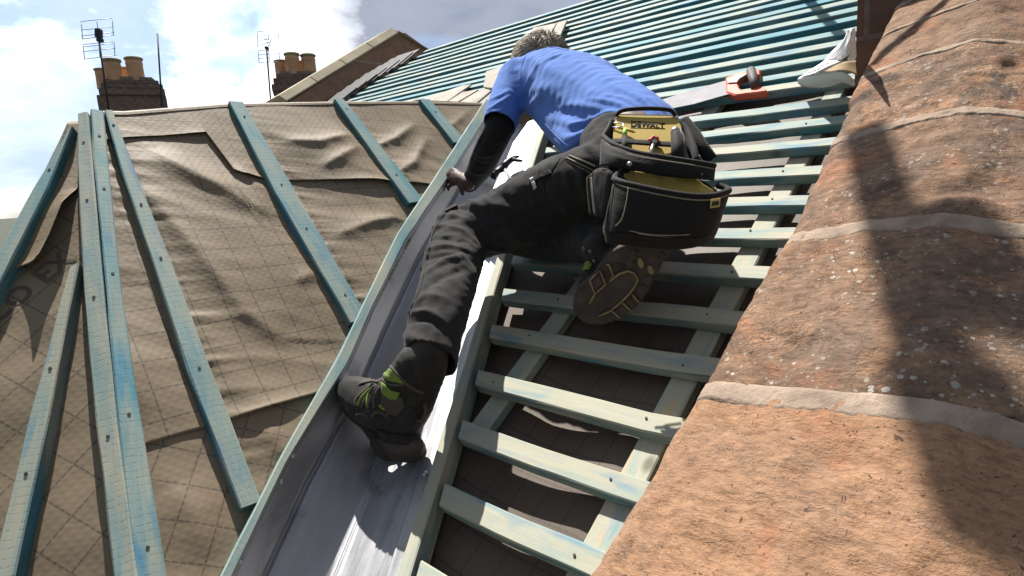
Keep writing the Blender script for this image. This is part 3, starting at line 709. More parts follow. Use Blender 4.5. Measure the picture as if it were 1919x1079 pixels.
# wall carrying the coping
b = bmesh.new(); pts = [R3(-0.30, -0.2, -0.01), R3(-0.30, 1.74, -0.01), R3(-0.30, 1.74, -0.7), R3(-0.30, -0.2, -0.9)]
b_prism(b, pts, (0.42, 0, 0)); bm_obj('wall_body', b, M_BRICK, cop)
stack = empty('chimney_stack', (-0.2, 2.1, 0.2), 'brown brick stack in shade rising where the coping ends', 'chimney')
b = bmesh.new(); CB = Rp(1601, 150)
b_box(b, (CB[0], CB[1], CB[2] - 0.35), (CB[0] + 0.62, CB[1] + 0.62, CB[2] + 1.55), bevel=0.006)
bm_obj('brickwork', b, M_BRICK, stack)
b = bmesh.new()
for q, (z0, z1, g) in enumerate([(1.55, 1.63, .03), (1.63, 1.71, .06)]): b_box(b, (CB[0] - g, CB[1] - g, CB[2] + z0), (CB[0] + .62 + g, CB[1] + .62 + g, CB[2] + z1 - .001), bevel=.006)
bm_obj('corbel', b, M_BRICK, stack)
for dx in (0.17, 0.45):
    b = bmesh.new(); b_lathe(b, [(.12, 0), (.11, .35), (.13, .36), (.135, .41), (.10, .41), (.09, .05)], Matrix.Translation((CB[0] + dx, CB[1] + .31, CB[2] + 1.71)), 20); bm_obj('chimney_pot', b, M_POT, stack)

# ---------------------------------------------------------------- far gable of the next house and the verge slates
XG = -4.35
def gp(u, v, x=XG): r = ray(u, v); return r * (x / r[0])
gable = empty('gable_wall', gp(680, 190), 'brick gable wall with stone coping rising beyond the far end of the roof', 'gable wall')
b = bmesh.new(); b_prism(b, [gp(*p) for p in [(500, 228), (545, 190), (693, 95), (748, 62), (760, 62), (808, 96), (830, 140), (700, 230)]], (-0.25, 0, 0)); bm_obj('brickwork', b, M_BRICK_FAR, gable)
def cop_run(p0, p1, wpx, mat, n):
    A, B = gp(*p0, XG + 0.03), gp(*p1, XG + 0.03); up = np.cross(XA, B - A); up /= np.linalg.norm(up); up *= np.sign(up[2])
    for i in range(n):
        a, c = lerp(A, B, i / n + .004), lerp(A, B, (i + 1) / n - .004); b = bmesh.new()
        q0 = [a, a + up * .010, a + up * (.010 + wpx) - XA * .06, a + up * (.010 + wpx * .6) - XA * .3, a - XA * .3]
        b_prism(b, q0, c - a); bm_obj('coping_stone', b, mat, gable)
M_COPFAR = plain('pale_coping_stone', (0.44, 0.38, 0.27), 0.9, 0, 0.22, 4)
cop_run((538, 191), (748, 62), 0.050, M_COPFAR, 4)
cop_run((748, 60), (812, 99), 0.02, M_CEMENT, 2)
for i in range(13):
    for j in range(2):
        u0 = lerp(636, 796, i / 13); v0 = lerp(192, 98, i / 13) ; P = Rp(u0, v0, 0.012 + 0.006 * j)
        s0 = float(P @ sR); X0 = verge_x(s0) - 0.16 + 0.15 * j
        M = frame(R3(X0, s0, 0.016 + 0.006 * j + .004 * (i % 2)), XA, nR + sR * -0.06)
        b = bmesh.new(); b_box(b, (-0.09, -0.10, -0.004), (0.09, 0.14, 0.004), bevel=.001); M = M @ Matrix.Rotation(random.uniform(-.05, .05), 4, 'Z')
        o = bm_obj('roof_slate', b, M_SLATE, None, mw=M)
        tag(o, 'dark grey slate left along the far verge against the brick gable', 'slate', 'slates along the far verge')

def slab(name, px, h0, h1, th, mat, label, cat, group=None):
    """slate lying at the measured corners"""
    hs = [h0, h1] if not hasattr(h0, '__len__') else h0
    c = [Rp(u, v, h0 if k in (0, len(px) - 1) else h1) for k, (u, v) in enumerate(px)]
    n = np.cross(c[1] - c[0], c[2] - c[0]); n /= np.linalg.norm(n); n *= np.sign(n @ nR)
    b = bmesh.new(); b_prism(b, c, -n * th); o = bm_obj(name, b, mat); o.modifiers.new('edge', 'BEVEL').width = 0.0015
    return tag(o, label, cat, group)
GS = 'dusty slates set out at the head of the valley'
slab('roof_slate', [(786, 188), (838, 190), (884, 158), (868, 160)], 0.012, 0.016, 0.008, M_TILE, 'pale slate at the valley head farthest from the worker', 'slate', GS)
slab('roof_slate', [(840, 190), (858, 191), (897, 168), (868, 172)], 0.014, 0.018, 0.008, M_TILE, 'narrow pale slate second along the valley head', 'slate', GS)
slab('roof_slate', [(860, 191), (893, 193), (929, 163), (898, 169)], 0.012, 0.020, 0.008, M_TILE, 'pale slate at the valley head beside the worker shoulder', 'slate', GS)
slab('roof_slate', [(895, 193), (935, 195), (960, 160), (931, 164)], 0.012, 0.020, 0.008, M_TILE, 'pale slate partly hidden behind the blue sleeve', 'slate', GS)
slab('roof_slate', [(906, 163), (960, 170), (975, 112), (911, 134)], 0.02, 0.06, 0.010, M_TILE, 'upright dusty slate leaning on battens behind the shoulder', 'slate', GS)
GH = 'loose slates above the worker head'
slab('roof_slate', [(985, 70), (1030, 64), (1044, 43), (1000, 52)], 0.02, 0.03, 0.010, M_TILE, 'wide dusty slate resting on battens just above the hair', 'slate', GH)
slab('roof_slate', [(1034, 66), (1049, 68), (1063, 37), (1045, 42)], 0.03, 0.04, 0.012, M_TILE, 'narrow dusty slate tilted at the right of the pile above the hair', 'slate', GH)

# ---------------------------------------------------------------- far chimneys and aerials
def face_frame(u, v, d, yaw):
    o = at(u, v, d); r = RC.T @ np.array([1, 0, 0]); r = np.array([r[0], r[1], 0]); r /= np.linalg.norm(r)
    c, s_ = math.cos(yaw), math.sin(yaw); x = np.array([r[0] * c - r[1] * s_, r[0] * s_ + r[1] * c, 0]); return frame(o, x, ZA)
def far_chimney(u, v, d, yaw, sc, label, pots, tiers):
    M = face_frame(u, v, d, yaw); e = empty('chimney_stack', M.translation, label, 'chimney', 'chimneys on the neighbouring roofs')
    px = d / F
    b = bmesh.new()
    for x0, x1, y0, y1, dep in tiers: b_box(b, ((x0 - u) * px, 0.0 + dep, (v - y1) * px), ((x1 - u) * px, 0.9 - dep, (v - y0) * px + .003), bevel=0.012)
    bm_obj('brickwork', b, M_BRICK_SOOT, e, mw=M)
    b = bmesh.new(); x0, x1, y0, y1, dep = tiers[-1]
    vs = b_box(b, ((x0 - u) * px + .03, dep + .04, (v - y0) * px - .02), ((x1 - u) * px - .03, .86 - dep, (v - y0) * px + .07))
    for q in vs:
        if q.co.z > (v - y0) * px: q.co.x *= 0.82
    bm_obj('flaunching', b, M_CEMENT, e, mw=M)
    for (cx, r_, yt, yb, yy) in pots:
        b = bmesh.new(); h = (yb - yt) * px; R_ = r_ * px
        T = M @ Matrix.Translation(((cx - u) * px, yy, (v - yb) * px))
        b_lathe(b, [(R_ * .98, 0), (R_ * .93, h * .70), (R_ * .98, h * .72), (R_ * .98, h * .76), (R_ * .92, h * .78), (R_ * .93, h * .86)], T, 24, 0)
        b_lathe(b, [(R_ * .93, h * .86), (R_ * 1.06, h * .90), (R_ * 1.08, h * .96), (R_ * .96, h), (R_ * .80, h), (R_ * .78, h * .3)], T, 24, 1)
        bm_obj('chimney_pot', b, [M_POT, M_POTLIP], e)
    return M
MA = far_chimney(248, 175, 12.0, 0.50, 1, 'sooty chimney stack with four buff pots behind the left end of the bay ridge',
                 [(258, 15, 106, 150, .25), (222.5, 15, 111, 158, .22), (202, 12, 123, 160, .55), (243, 13, 118, 152, .65)],
                 [(191, 303, 178, 330, .06), (196, 302, 166, 178, .0), (201, 300, 157, 166, .02), (205, 294, 150, 157, .06)])
MB = far_chimney(560, 165, 14.0, 0.33, 1, 'sooty chimney stack with buff pots half hidden behind the brick gable',
                 [(554.5, 13.5, 99, 138, .25), (583.5, 13.5, 100, 138, .3), (533, 12, 108, 142, .5), (572, 12, 108, 140, .6)],
                 [(518, 612, 170, 330, .06), (513, 612, 158, 170, .0), (517, 608, 147, 158, .02), (524, 604, 139, 147, .06)])
hs_ = empty('terraced_house', at(520, 400, 13), 'brick terraced house carrying the two far chimney stacks', 'house')
q0, q1 = at(165, 262, 12.2), at(905, 250, 14.6); ax = (q1 - q0); ax[2] = 0; ax /= np.linalg.norm(ax); bkd = np.cross(ZA, ax); b = bmesh.new()
b_prism(b, [q0 + bkd * 3.2 - ZA * 2.6, q0 - bkd * 2.2 - ZA * 2.6, q0 - bkd * 2.2 - ZA * 6.4, q0 + bkd * 3.2 - ZA * 6.4], ax * np.linalg.norm(q1 - q0)); bm_obj('wall', b, M_BRICK_FAR, hs_)
b = bmesh.new(); b_prism(b, [q0 + bkd * .5, q0 - bkd * 2.5 - ZA * 2.6, q0 - bkd * 2.5 - ZA * 2.75, q0 + bkd * .5 - ZA * .15, q0 + bkd * 3.5 - ZA * 2.75, q0 + bkd * 3.5 - ZA * 2.6], ax * np.linalg.norm(q1 - q0)); bm_obj('roof', b, M_SLATE, hs_)
def aerial(pole, label, d, r_, gridspec=None, box=None, grp='television aerials on the skyline'):
    P0, P1 = at(*pole[0], d), at(*pole[1], d); e = empty('aerial_mast' if not gridspec else 'tv_aerial', P1, label, 'aerial', grp if gridspec else None)
    b = bmesh.new(); b_tube(b, [P1, P0], r_, 8); bm_obj('pole', b, M_STEELDARK, e)
    for (bars, rails) in (gridspec or []):
        b = bmesh.new()
        for a, c in bars: b_tube(b, [at(*a, d - .06), at(*c, d - .06)], 0.006, 5)
        for a, c in rails: b_tube(b, [at(*a, d - .06), at(*c, d - .06)], 0.007, 5)
        bm_obj('reflector', b, M_ALU, e)
    for (x0, y0, x1, y1) in (box or []):
        M = frame(at((x0 + x1) / 2, (y0 + y1) / 2, d - .08), RC.T @ np.array([1, -.1, 0]), ZA); k = d / F; b = bmesh.new()
        b_box(b, (-(x1 - x0) / 2 * k, -.06, -(y1 - y0) / 2 * k), ((x1 - x0) / 2 * k, .06, (y1 - y0) / 2 * k), bevel=.01); bm_obj('dipole_box', b, M_STEELDARK, e, mw=M)
    return e
def zz(*q): return [((a / 5.395 + 130, b_ / 5.395 + 20), (c / 5.395 + 130, d_ / 5.395 + 20)) for a, b_, c, d_ in q]
aerial([(184, 62), (204, 206)], 'tall grid reflector aerial on a leaning mast beside the left chimney', 11.4, 0.017,
       [(zz((115, 112, 440, 78), (120, 198, 445, 165), (125, 258, 455, 222), (130, 288, 458, 250)), zz((123, 108, 136, 290), (280, 90, 290, 200), (437, 75, 447, 252))),
        (zz((135, 345, 458, 310), (138, 368, 460, 333), (142, 416, 470, 380), (150, 492, 480, 452)), zz((142, 340, 156, 494), (300, 320, 312, 474), (452, 308, 464, 455)))],
       [(181, 55, 190, 71), (184, 72, 192, 79)])
aerial([(295.5, 63), (304, 200)], 'bare dark pole standing at the right of the left chimney', 11.6, 0.016)
def z8(*q): return [((a / 5.33 + 470, b_ / 5.33 + 40), (c / 5.33 + 470, d_ / 5.33 + 40)) for a, b_, c, d_ in q]
aerial([(500, 90), (508.5, 200)], 'smaller grid aerial on a mast between the two chimneys', 13.4, 0.019,
       [(z8((68, 245, 285, 185), (72, 200, 285, 150), (72, 150, 282, 130), (72, 105, 280, 95)), z8((70, 100, 72, 248), (175, 95, 180, 190), (282, 90, 284, 188))),
        (z8((72, 296, 285, 286), (78, 335, 290, 322), (82, 372, 300, 356), (85, 414, 290, 402)), z8((78, 292, 85, 415), (180, 290, 192, 408), (286, 285, 290, 402))),
        (z8((140, 188, 212, 186), (150, 212, 222, 208), (160, 238, 230, 234)), z8((208, 180, 170, 270)))],
       [(498, 88, 503, 93)])

# ---------------------------------------------------------------- loose things on the roof
saw = empty('hand_saw', Rp(1350, 175, .02), 'hand saw with orange and grey handle lying on the battens behind the worker', 'saw')
M_BLADE = plain('saw_steel', (0.36, 0.35, 0.365), 0.75, 0.0, 0.10, 20, spec=0.1)
M_ORANGE = plain('orange_plastic', (0.62, 0.105, 0.045), 0.5, 0, 0.08, 20)
M_GREY = plain('grey_rubber', (0.075, 0.068, 0.07), 0.65, 0, 0.2, 60)
M_GREYP = plain('pale_grey_plastic', (0.30, 0.25, 0.26), 0.5, 0, 0.1, 30)
def sp(u, v, h=0.018): return Rp(u, v, h)
b = bmesh.new(); b_prism(b, [sp(*p, h=.012) for p in [(1200, 200), (1300, 168), (1361, 151), (1367, 176), (1300, 195), (1205, 214)]], -nR * 0.0018); bm_obj('blade', b, M_BLADE, saw)
b = bmesh.new()
b_prism(b, [sp(*p) for p in [(1359, 146), (1395, 133), (1414, 127.5), (1424, 129), (1425, 139), (1420, 141), (1415, 137), (1398, 140), (1386, 148), (1382, 156), (1361, 157)]], -nR * 0.022)
b_prism(b, [sp(*p, h=.016) for p in [(1361, 155), (1383, 154), (1386, 164), (1395, 171), (1405, 171), (1412, 165), (1415, 160), (1428, 161), (1436, 166), (1439, 170), (1420, 173), (1400, 175), (1378, 178), (1361, 172)]], -nR * 0.022)
o = bm_obj('handle', b, M_ORANGE, saw); o.modifiers.new('edge', 'BEVEL').width = 0.004
b = bmesh.new(); b_prism(b, [sp(*p, h=.0205) for p in [(1366, 149), (1390, 140), (1400, 139), (1386, 147), (1381, 154), (1365, 155)]], -nR * 0.006); bm_obj('handle_inlay', b, M_GREYP, saw)
b = bmesh.new(); b_tube(b, [sp(1408, 133), sp(1412, 147), sp(1417, 163)], [.0145, .0135, .0145], 12); bm_obj('grip', b, M_GREY, saw)

M_WHITE = plain('white_roofing_sheet', (0.78, 0.76, 0.76), 0.75, 0, 0.05, 8)
M_TAN = plain('tan_sheet_underside', (0.30, 0.215, 0.12), 0.8, 0, 0.1, 8)
def curve(pts, t_): n = len(pts) - 1; x = t_ * n; i = min(n - 1, int(x)); f = x - i; return lerp(np.array(pts[i], float), np.array(pts[i + 1], float), f)
def smoothc(pts, t_):
    n = len(pts) - 1; x = t_ * n; i = min(n - 1, int(x)); f = x - i
    p = [np.array(pts[max(0, min(n, k))], float) for k in (i - 1, i, i + 1, i + 2)]
    return 0.5 * (2 * p[1] + (p[2] - p[0]) * f + (2 * p[0] - 5 * p[1] + 4 * p[2] - p[3]) * f * f + (3 * p[1] - p[0] - 3 * p[2] + p[3]) * f ** 3)
wsh = empty('roofing_sheet', Rp(1550, 150), 'crumpled white sheet curled against the foot of the brick stack', 'white sheet')
lft = [(1589, 56, .24), (1583, 72, .19), (1567, 92, .13), (1548, 112, .09), (1530, 126, .08), (1512, 136, .08), (1500, 146, .06)]
rgt = [(1602, 52, .24), (1603, 74, .19), (1604, 96, .13), (1603, 110, .10), (1588, 114, .11), (1568, 121, .11), (1543, 134, .09)]
def ush(u, v):
    a, c = smoothc(lft, v), smoothc(rgt, v); p = lerp(a, c, u); cz = abs(noise.noise(Vector((u * 3.1 + v * 1.5, v * 3.4, 2.2)))) * .05 + abs(noise.noise(Vector((u * 5 - v * 4, v * 6, 6.2)))) * .02
    return Rp(p[0] + 7 * noise.noise(Vector((v * 4, 3, u))) * (1 - u), p[1], p[2] + (0.012 * math.sin(u * 3.1) * (1 - v) + cz * math.sin(u * 3.14)))
grid('upper_fold', ush, 16, 30, M_WHITE, wsh, thick=0.0015)
lo_t = [(1545, 134, .09), (1575, 134, .10), (1592, 141, .09), (1603, 156, .06)]; lo_b = [(1499, 148, .06), (1500, 161, .005), (1540, 163, .004), (1566, 159, .01)]
A_ = [(1500, 145, .06), (1520, 137, .085), (1550, 134, .095), (1580, 136, .095), (1597, 147, .07), (1602, 160, .03)]
B_ = [(1497, 156, .01), (1508, 163, .002), (1535, 164, .002), (1560, 160, .012), (1580, 154, .03), (1601, 161, .012)]
grid('lower_roll', lambda u, v: (lambda p: Rp(p[0] - 3 * math.sin(v * 3.14) * (u < .3), p[1], p[2] + .02 * math.sin(v * 3.14)))(lerp(smoothc(A_, u), smoothc(B_, u), v)), 30, 10, M_WHITE, wsh, thick=0.0015)
C_ = [(1543, 136, .06), (1568, 122, .07), (1588, 116, .07), (1604, 114, .05)]; D2 = [(1546, 138, .06), (1572, 133, .07), (1592, 136, .06), (1606, 142, .05)]
grid('inner_fold', lambda u, v: (lambda p: Rp(p[0], p[1], p[2]))(lerp(smoothc(C_, u), smoothc(D2, u), v)), 16, 6, M_TAN, wsh, thick=0.0015)

M_FORGED = plain('forged_steel', (0.055, 0.055, 0.06), 0.45, 0.7, 0.15, 60)
ham = empty('claw_hammer', Rp(945, 318, 0), 'black claw hammer lying in the glare on the valley lead', 'hammer')
b = bmesh.new(); hp = lambda u, v, h=.004: Rp(u, v, h)
b_tube(b, [hp(923.5, 330), hp(927, 327)], [.016, .016], 10); b_tube(b, [hp(927, 327), hp(933, 321), hp(944, 315)], [.013, .011, .014], 10)
b_tube(b, [hp(943, 315), hp(949, 307), hp(957, 300), hp(963, 297.5)], [.0145, .0135, .012, .010], 10)
b_tube(b, [hp(961, 297.5), hp(967, 294.5), hp(973, 293.5)], [.008, .007, .004], 8); b_tube(b, [hp(962, 299), hp(970, 300.5), hp(979, 302)], [.008, .007, .004], 8)
bm_obj('head', b, M_FORGED, ham)
b = bmesh.new(); b_tube(b, [hp(945, 315, 0.0), hp(956, 334, 0.0), hp(975, 366, 0.0)], [.006, .006, .009], 8); bm_obj('shaft', b, M_BLADE, ham)

# ---------------------------------------------------------------- unseen tubes and boards, added above the view to shade coping and battens
def Cq(u, v, h=0.165): return Rp(u, v, h)
SDn = np.array(SD)
def shade_pole(p0, p1, r_, d0, d1, label, ex=0.3):
    A, B = Cq(*p0) + SDn * d0, Cq(*p1) + SDn * d1; k = (B - A) / np.linalg.norm(B - A)
    b = bmesh.new(); b_tube(b, [A - k * ex, B + k * ex], r_, 14); o = bm_obj('added_shade_tube', b, M_ALU); tag(o, label, 'scaffold pole', 'scaffold over the roof')
def shade_board(p0, p1, wd_, d0, label):
    A, B = Cq(*p0) + SDn * d0, Cq(*p1) + SDn * d0; o = beam('added_shade_board', [A, B], SDn, wd_, 0.038, M_WOOD, step=0.2); o.color = (0, 0, 1, 1); tag(o, label, 'scaffold board', 'scaffold over the roof')
shade_pole((1637, 300), (1797, 800), 0.036, 3.0, 3.0, 'scaffold tube above the coping throwing the long band of shade', 0.12)
shade_pole((1660, 84), (1790, 0), 0.012, 1.3, 1.3, 'thin scaffold tube above the top of the coping', 0.05)
shade_board((1800, 440), (1960, 660), 0.10, 3.4, 'scaffold board above the far side of the coping')
shade_board((1800, 760), (1990, 1150), 0.11, 3.6, 'second scaffold board above the far side of the coping')
A, B = Rp(1508, -8) + SDn * 0.9, Rp(1580, 70) + SDn * 0.9
b = bmesh.new(); b_tube(b, [A, B], 0.016, 10); tag(bm_obj('added_shade_tube', b, M_ALU), 'short scaffold tube above the upper battens by the stack', 'scaffold pole', 'scaffold over the roof')

# ---------------------------------------------------------------- the worker
DEEP = 0.08
def dz(v, d): return d + DEEP * max(0.0, min(1.0, (560 - v) / 120))
def blob(chains, voxel, smooth=6, cuts=(), deep=False):
    """one continuous skin grown over swept tapering limbs; chain rows are (u, v, distance, radius in the photo's pixels at that distance[, depth factor])"""
    bm = bmesh.new(); Rm = Matrix([list(RC[0]), list(RC[1]), list(RC[2])]).transposed()
    for ch in chains:
        rows = [tuple(c) + (1.0,) * (5 - len(c)) for c in ch]
        if deep: rows = [(c[0], c[1], dz(c[1], c[2])) + c[3:] for c in rows]
        P = [(at(c[0], c[1], c[2]), c[3] * c[2] / F, c[4]) for c in rows]; n = len(P) - 1
        L = sum(np.linalg.norm(P[i + 1][0] - P[i][0]) for i in range(n)); mr = min(p[1] for p in P); m = max(1, int(L / (mr * 0.35))) if n else 0
        for k in range(m + 1):
            x = (k / m * n) if m else 0; i = min(n - 1, int(x)) if n else 0; f = x - i
            if n:
                q = [P[max(0, min(n, j))][0] for j in (i - 1, i, i + 1, i + 2)]
                c = 0.5 * (2 * q[1] + (q[2] - q[0]) * f + (2 * q[0] - 5 * q[1] + 4 * q[2] - q[3]) * f * f + (3 * q[1] - q[0] - 3 * q[2] + q[3]) * f ** 3)
                r = lerp(P[i][1], P[i + 1][1], f); fz = lerp(P[i][2], P[i + 1][2], f)
            else: c, r, fz = P[0]
            M = Matrix.Translation(V(c)) @ (Rm @ Matrix.Diagonal((r, r, r * fz))).to_4x4()
            bmesh.ops.create_icosphere(bm, subdivisions=2, radius=1.0, matrix=M)
    return remesh(bm, voxel, smooth, cuts)
def remesh(bm, voxel, smooth=6, cuts=()):
    me = bpy.data.meshes.new('tmp'); bm.to_mesh(me); bm.free(); o = bpy.data.objects.new('tmp', me); COL.objects.link(o)
    r = o.modifiers.new('r', 'REMESH'); r.mode = 'VOXEL'; r.voxel_size = voxel
    s = o.modifiers.new('s', 'SMOOTH'); s.factor = 0.6; s.iterations = smooth
    me2 = bpy.data.meshes.new_from_object(o.evaluated_get(bpy.context.evaluated_depsgraph_get())); bpy.data.objects.remove(o)
    bm = bmesh.new(); bm.from_mesh(me2)
    for co, no in cuts:
        bmesh.ops.bisect_plane(bm, geom=bm.verts[:] + bm.edges[:] + bm.faces[:], plane_co=V(co), plane_no=V(no), clear_outer=True)
    bm.verts.ensure_lookup_table(); bm.normal_update(); return bm
def bvh_of(bm): return BVHTree.FromBMesh(bm)
def cast(bv, u, v):
    d = V(ray(u, v)); h = bv.ray_cast(Vector((0, 0, 0)), d.normalized()); return h[0], h[1]
def creases(bm, strokes):
    """strokes: (pixel polyline, width m, height m); raised or sunk folds along the surface"""
    bv = bvh_of(bm); bm.normal_update(); kd = []
    from mathutils.kdtree import KDTree
    t_ = KDTree(len(bm.verts))
    for v in bm.verts: t_.insert(v.co, v.index)
    t_.balance(); disp = {}
    for px, wd_, hh in strokes:
        m = max(8, len(px) * 10); pts = []
        for k in range(m + 1):
            p = smoothc(px, k / m) if len(px) > 2 else curve(px, k / m)
            h = cast(bv, p[0], p[1])[0]
            if h is not None: pts.append((h, math.sin(math.pi * (k + .5) / (m + 1)) ** 0.6))
        best = {}
        for h, tp in pts:
            for co, ix, dd in t_.find_range(h, wd_ * 2.2):
                g = tp * math.exp(-(dd / wd_) ** 2)
                if g > best.get(ix, 0): best[ix] = g
        for ix, g in best.items(): disp[ix] = disp.get(ix, 0) + g * hh
    ns = [v.normal.copy() for v in bm.verts]
    for ix, h in disp.items(): bm.verts[ix].co += ns[ix] * h
    bm.normal_update()
def ruffle(bm, amp, sc, seed=0.0, stretch=None):
    bm.normal_update(); ns = [v.normal.copy() for v in bm.verts]
    for v, n_ in zip(bm.verts, ns):
        p = v.co * sc + Vector((seed, seed * 2, 0))
        v.co += n_ * (noise.fractal(p, 0.9, 2.0, 3) * amp)
    bm.normal_update()
def decal(name, bv, poly, mat, parent, lift=0.0015, th=0.003, step=3.0):
    """a panel of real thickness lying on the surface inside the outline"""
    us = [p[0] for p in poly]; vs_ = [p[1] for p in poly]
    def inside(x, y):
        c = False; j = len(poly) - 1
        for i in range(len(poly)):
            if (poly[i][1] > y) != (poly[j][1] > y) and x < (poly[j][0] - poly[i][0]) * (y - poly[i][1]) / (poly[j][1] - poly[i][1]) + poly[i][0]: c = not c
            j = i
        return c
    bm = bmesh.new(); ring = [bm.verts.new((x, y, 0)) for x, y in poly]
    f = bm.faces.new(ring); bmesh.ops.triangulate(bm, faces=[f])
    for _ in range(4):
        es = [e for e in bm.edges if (e.verts[0].co - e.verts[1].co).length > step]
        if not es: break
        bmesh.ops.subdivide_edges(bm, edges=es, cuts=1); bmesh.ops.triangulate(bm, faces=bm.faces[:])
    bad = []; last = None
    for v in bm.verts:
        h, n_ = cast(bv, v.co.x, v.co.y)
        if h is None: bad.append(v); continue
        if n_.dot(h) > 0: n_ = -n_
        v.co = h + n_ * lift
    bmesh.ops.delete(bm, geom=bad, context='VERTS')
    o = bm_obj(name, bm, mat, parent, True); md = o.modifiers.new('th', 'SOLIDIFY'); md.thickness = th; md.offset = 0
    return o
def seam(b, bv, px, r, lift=0.0, n=None, mi=0, seg=6):
    m = n or max(6, int(sum(math.hypot(a[0] - c[0], a[1] - c[1]) for a, c in zip(px, px[1:])) / 2.5)); pts = []
    for k in range(m + 1):
        p = smoothc(px, k / m) if len(px) > 2 else curve(px, k / m); h, n_ = cast(bv, p[0], p[1])
        if h is None: continue
        if n_.dot(h) > 0: n_ = -n_
        pts.append(h + n_ * lift)
    if len(pts) > 2: b_tube(b, pts, r, seg, mi)

def fabric(name, col, rough, var, wscale, bump_s, sheen=0.3, dust=0.0):
    def fn(t, S):
        tc = t.n('TexCoord').outputs['Object']; f = t.noise(tc, 9, 5, 0.6); g = t.noise(tc, 420, 2, 0.6)
        c = t.mix(t.math('ADD', t.math('MULTIPLY', f, 0.7), t.math('MULTIPLY', g, 0.3)), [x * (1 - var) for x in col], [min(1, x * (1 + var)) for x in col])
        if dust: c = t.mix(t.math('MULTIPLY', t.ramp(t.noise(t.map(tc, (1, 1, 1), loc=(3, 1, 7)), 7.0, 6, 0.65, 0.6), [(0.46, 0.0), (0.68, 1.0)]), dust), c, (0.075, 0.068, 0.062))
        S(Base_Color=c, Roughness=rough, Specular_IOR_Level=0.15, Sheen_Weight=sheen, Sheen_Roughness=0.5)
        S(Normal=t.bump(t.math('ADD', t.noise(tc, wscale, 3, 0.6), t.math('MULTIPLY', f, 1.5)), bump_s, 0.002))
    return material(name, fn)
M_SHIRT = fabric('blue_jersey', (0.098, 0.195, 0.53), 0.9, 0.12, 500, 0.25, 0.08)
M_TROUS = fabric('black_workwear', (0.019, 0.018, 0.019), 0.85, 0.35, 350, 0.35, 0.08, 0.45)
M_UNDER = fabric('black_base_layer', (0.014, 0.013, 0.014), 0.75, 0.2, 350, 0.2, 0.1)
M_SKIN = plain('weathered_skin', (0.15, 0.082, 0.06), 0.6, 0, 0.15, 30, 0.2, 200)
def f_hair(t, S):
    tc = t.n('TexCoord').outputs['Object']
    S(Base_Color=t.ramp(t.noise(tc, 60, 3), [(0.35, (0.16, 0.125, 0.085)), (0.65, (0.42, 0.36, 0.27))]), Roughness=0.5, Specular_IOR_Level=0.4)
M_HAIR = material('greying_hair', f_hair)
M_BOOT = fabric('black_boot_leather', (0.022, 0.021, 0.020), 0.6, 0.3, 250, 0.4, 0.05, 0.7)
M_SUEDE = fabric('grey_suede', (0.075, 0.066, 0.058), 0.85, 0.25, 250, 0.3, 0.1)
M_SOLE = plain('worn_rubber', (0.062, 0.048, 0.041), 0.8, 0, 0.35, 30, 0.4, 150)
M_LIME = fabric('lime_webbing', (0.17, 0.24, 0.045), 0.8, 0.35, 300, 0.4, 0.1)
M_TREAD = plain('yellow_tread_line', (0.27, 0.205, 0.095), 0.75, 0, 0.25, 60)
M_YEL = fabric('yellow_nylon', (0.46, 0.33, 0.085), 0.7, 0.12, 300, 0.2, 0.1)
M_NYL = fabric('black_nylon', (0.013, 0.012, 0.012), 0.72, 0.3, 300, 0.4, 0.12)
M_PIPE = plain('grey_piping', (0.22, 0.19, 0.13), 0.7, 0, 0.15, 80)
M_REFL = plain('reflective_tape', (0.42, 0.42, 0.42), 0.5, 0.2, 0.1, 80)

man = empty('person', Rp(1100, 560), 'person in blue t-shirt and black work trousers crouching over the valley, seen from behind', 'person')
# body: head bowed away, torso, both arms and hands, both legs
NECK = (1030, 134, 1.62)
head = [[(1018, 124, 1.72, 38, 1.0), (1005, 122, 1.78, 38, 1.0)], [(1000, 120, 1.80, 34), (992, 136, 1.84, 26), (985, 146, 1.86, 18)], [(1018, 128, 1.70, 30), NECK + (30,), (1040, 135, 1.56, 40)]]
HANDC = (860, 338, 1.81)
def finger(pts): return [(u, v, d, r) for (u, v, d, r) in pts]
lhand = [[(878, 345, 1.745, 14), (866, 338, 1.765, 15), (858, 332, 1.78, 13)],
         finger([(858, 322, 1.785, 5.2), (849, 318, 1.80, 5.0), (843, 322, 1.815, 4.8), (841, 328, 1.82, 4.2)]),
         finger([(853, 328, 1.785, 5.4), (844, 326, 1.80, 5.2), (838, 331, 1.815, 4.9), (837, 338, 1.82, 4.3)]),
         finger([(851, 336, 1.785, 5.2), (843, 336, 1.80, 5.0), (837, 342, 1.81, 4.7), (836, 349, 1.815, 4.2)]),
         finger([(853, 345, 1.78, 4.6), (846, 347, 1.79, 4.4), (841, 352, 1.80, 4.1), (841, 357, 1.805, 3.6)]),
         finger([(868, 350, 1.76, 6.0), (866, 358, 1.765, 5.4), (868, 364, 1.77, 4.6)])]
lhand = [[(u, v, d - 0.047, r) for (u, v, d, r) in f] for f in lhand]
body = blob(head + lhand + [
    [(1040, 150, 1.56, 52), (1090, 185, 1.46, 62), (1150, 220, 1.30, 62), (1190, 270, 1.15, 60), (1175, 320, 1.09, 62)],
    [(975, 152, 1.64, 26), (948, 205, 1.56, 24), (930, 250, 1.56, 22), (905, 305, 1.66, 20), (880, 342, 1.74, 13)],
    [(1120, 165, 1.46, 34), (1080, 185, 1.70, 24), (1045, 205, 1.93, 20), (1025, 215, 2.02, 16)],
    [(1100, 330, 1.13, 50), (990, 385, 1.25, 48), (880, 430, 1.35, 42), (834, 545, 1.20, 34), (818, 605, 1.10, 26)],
    [(1215, 345, 1.04, 50), (1100, 410, 1.24, 42), (1000, 438, 1.40, 32), (1060, 446, 1.30, 26)],
], 0.0052, 4, deep=True)
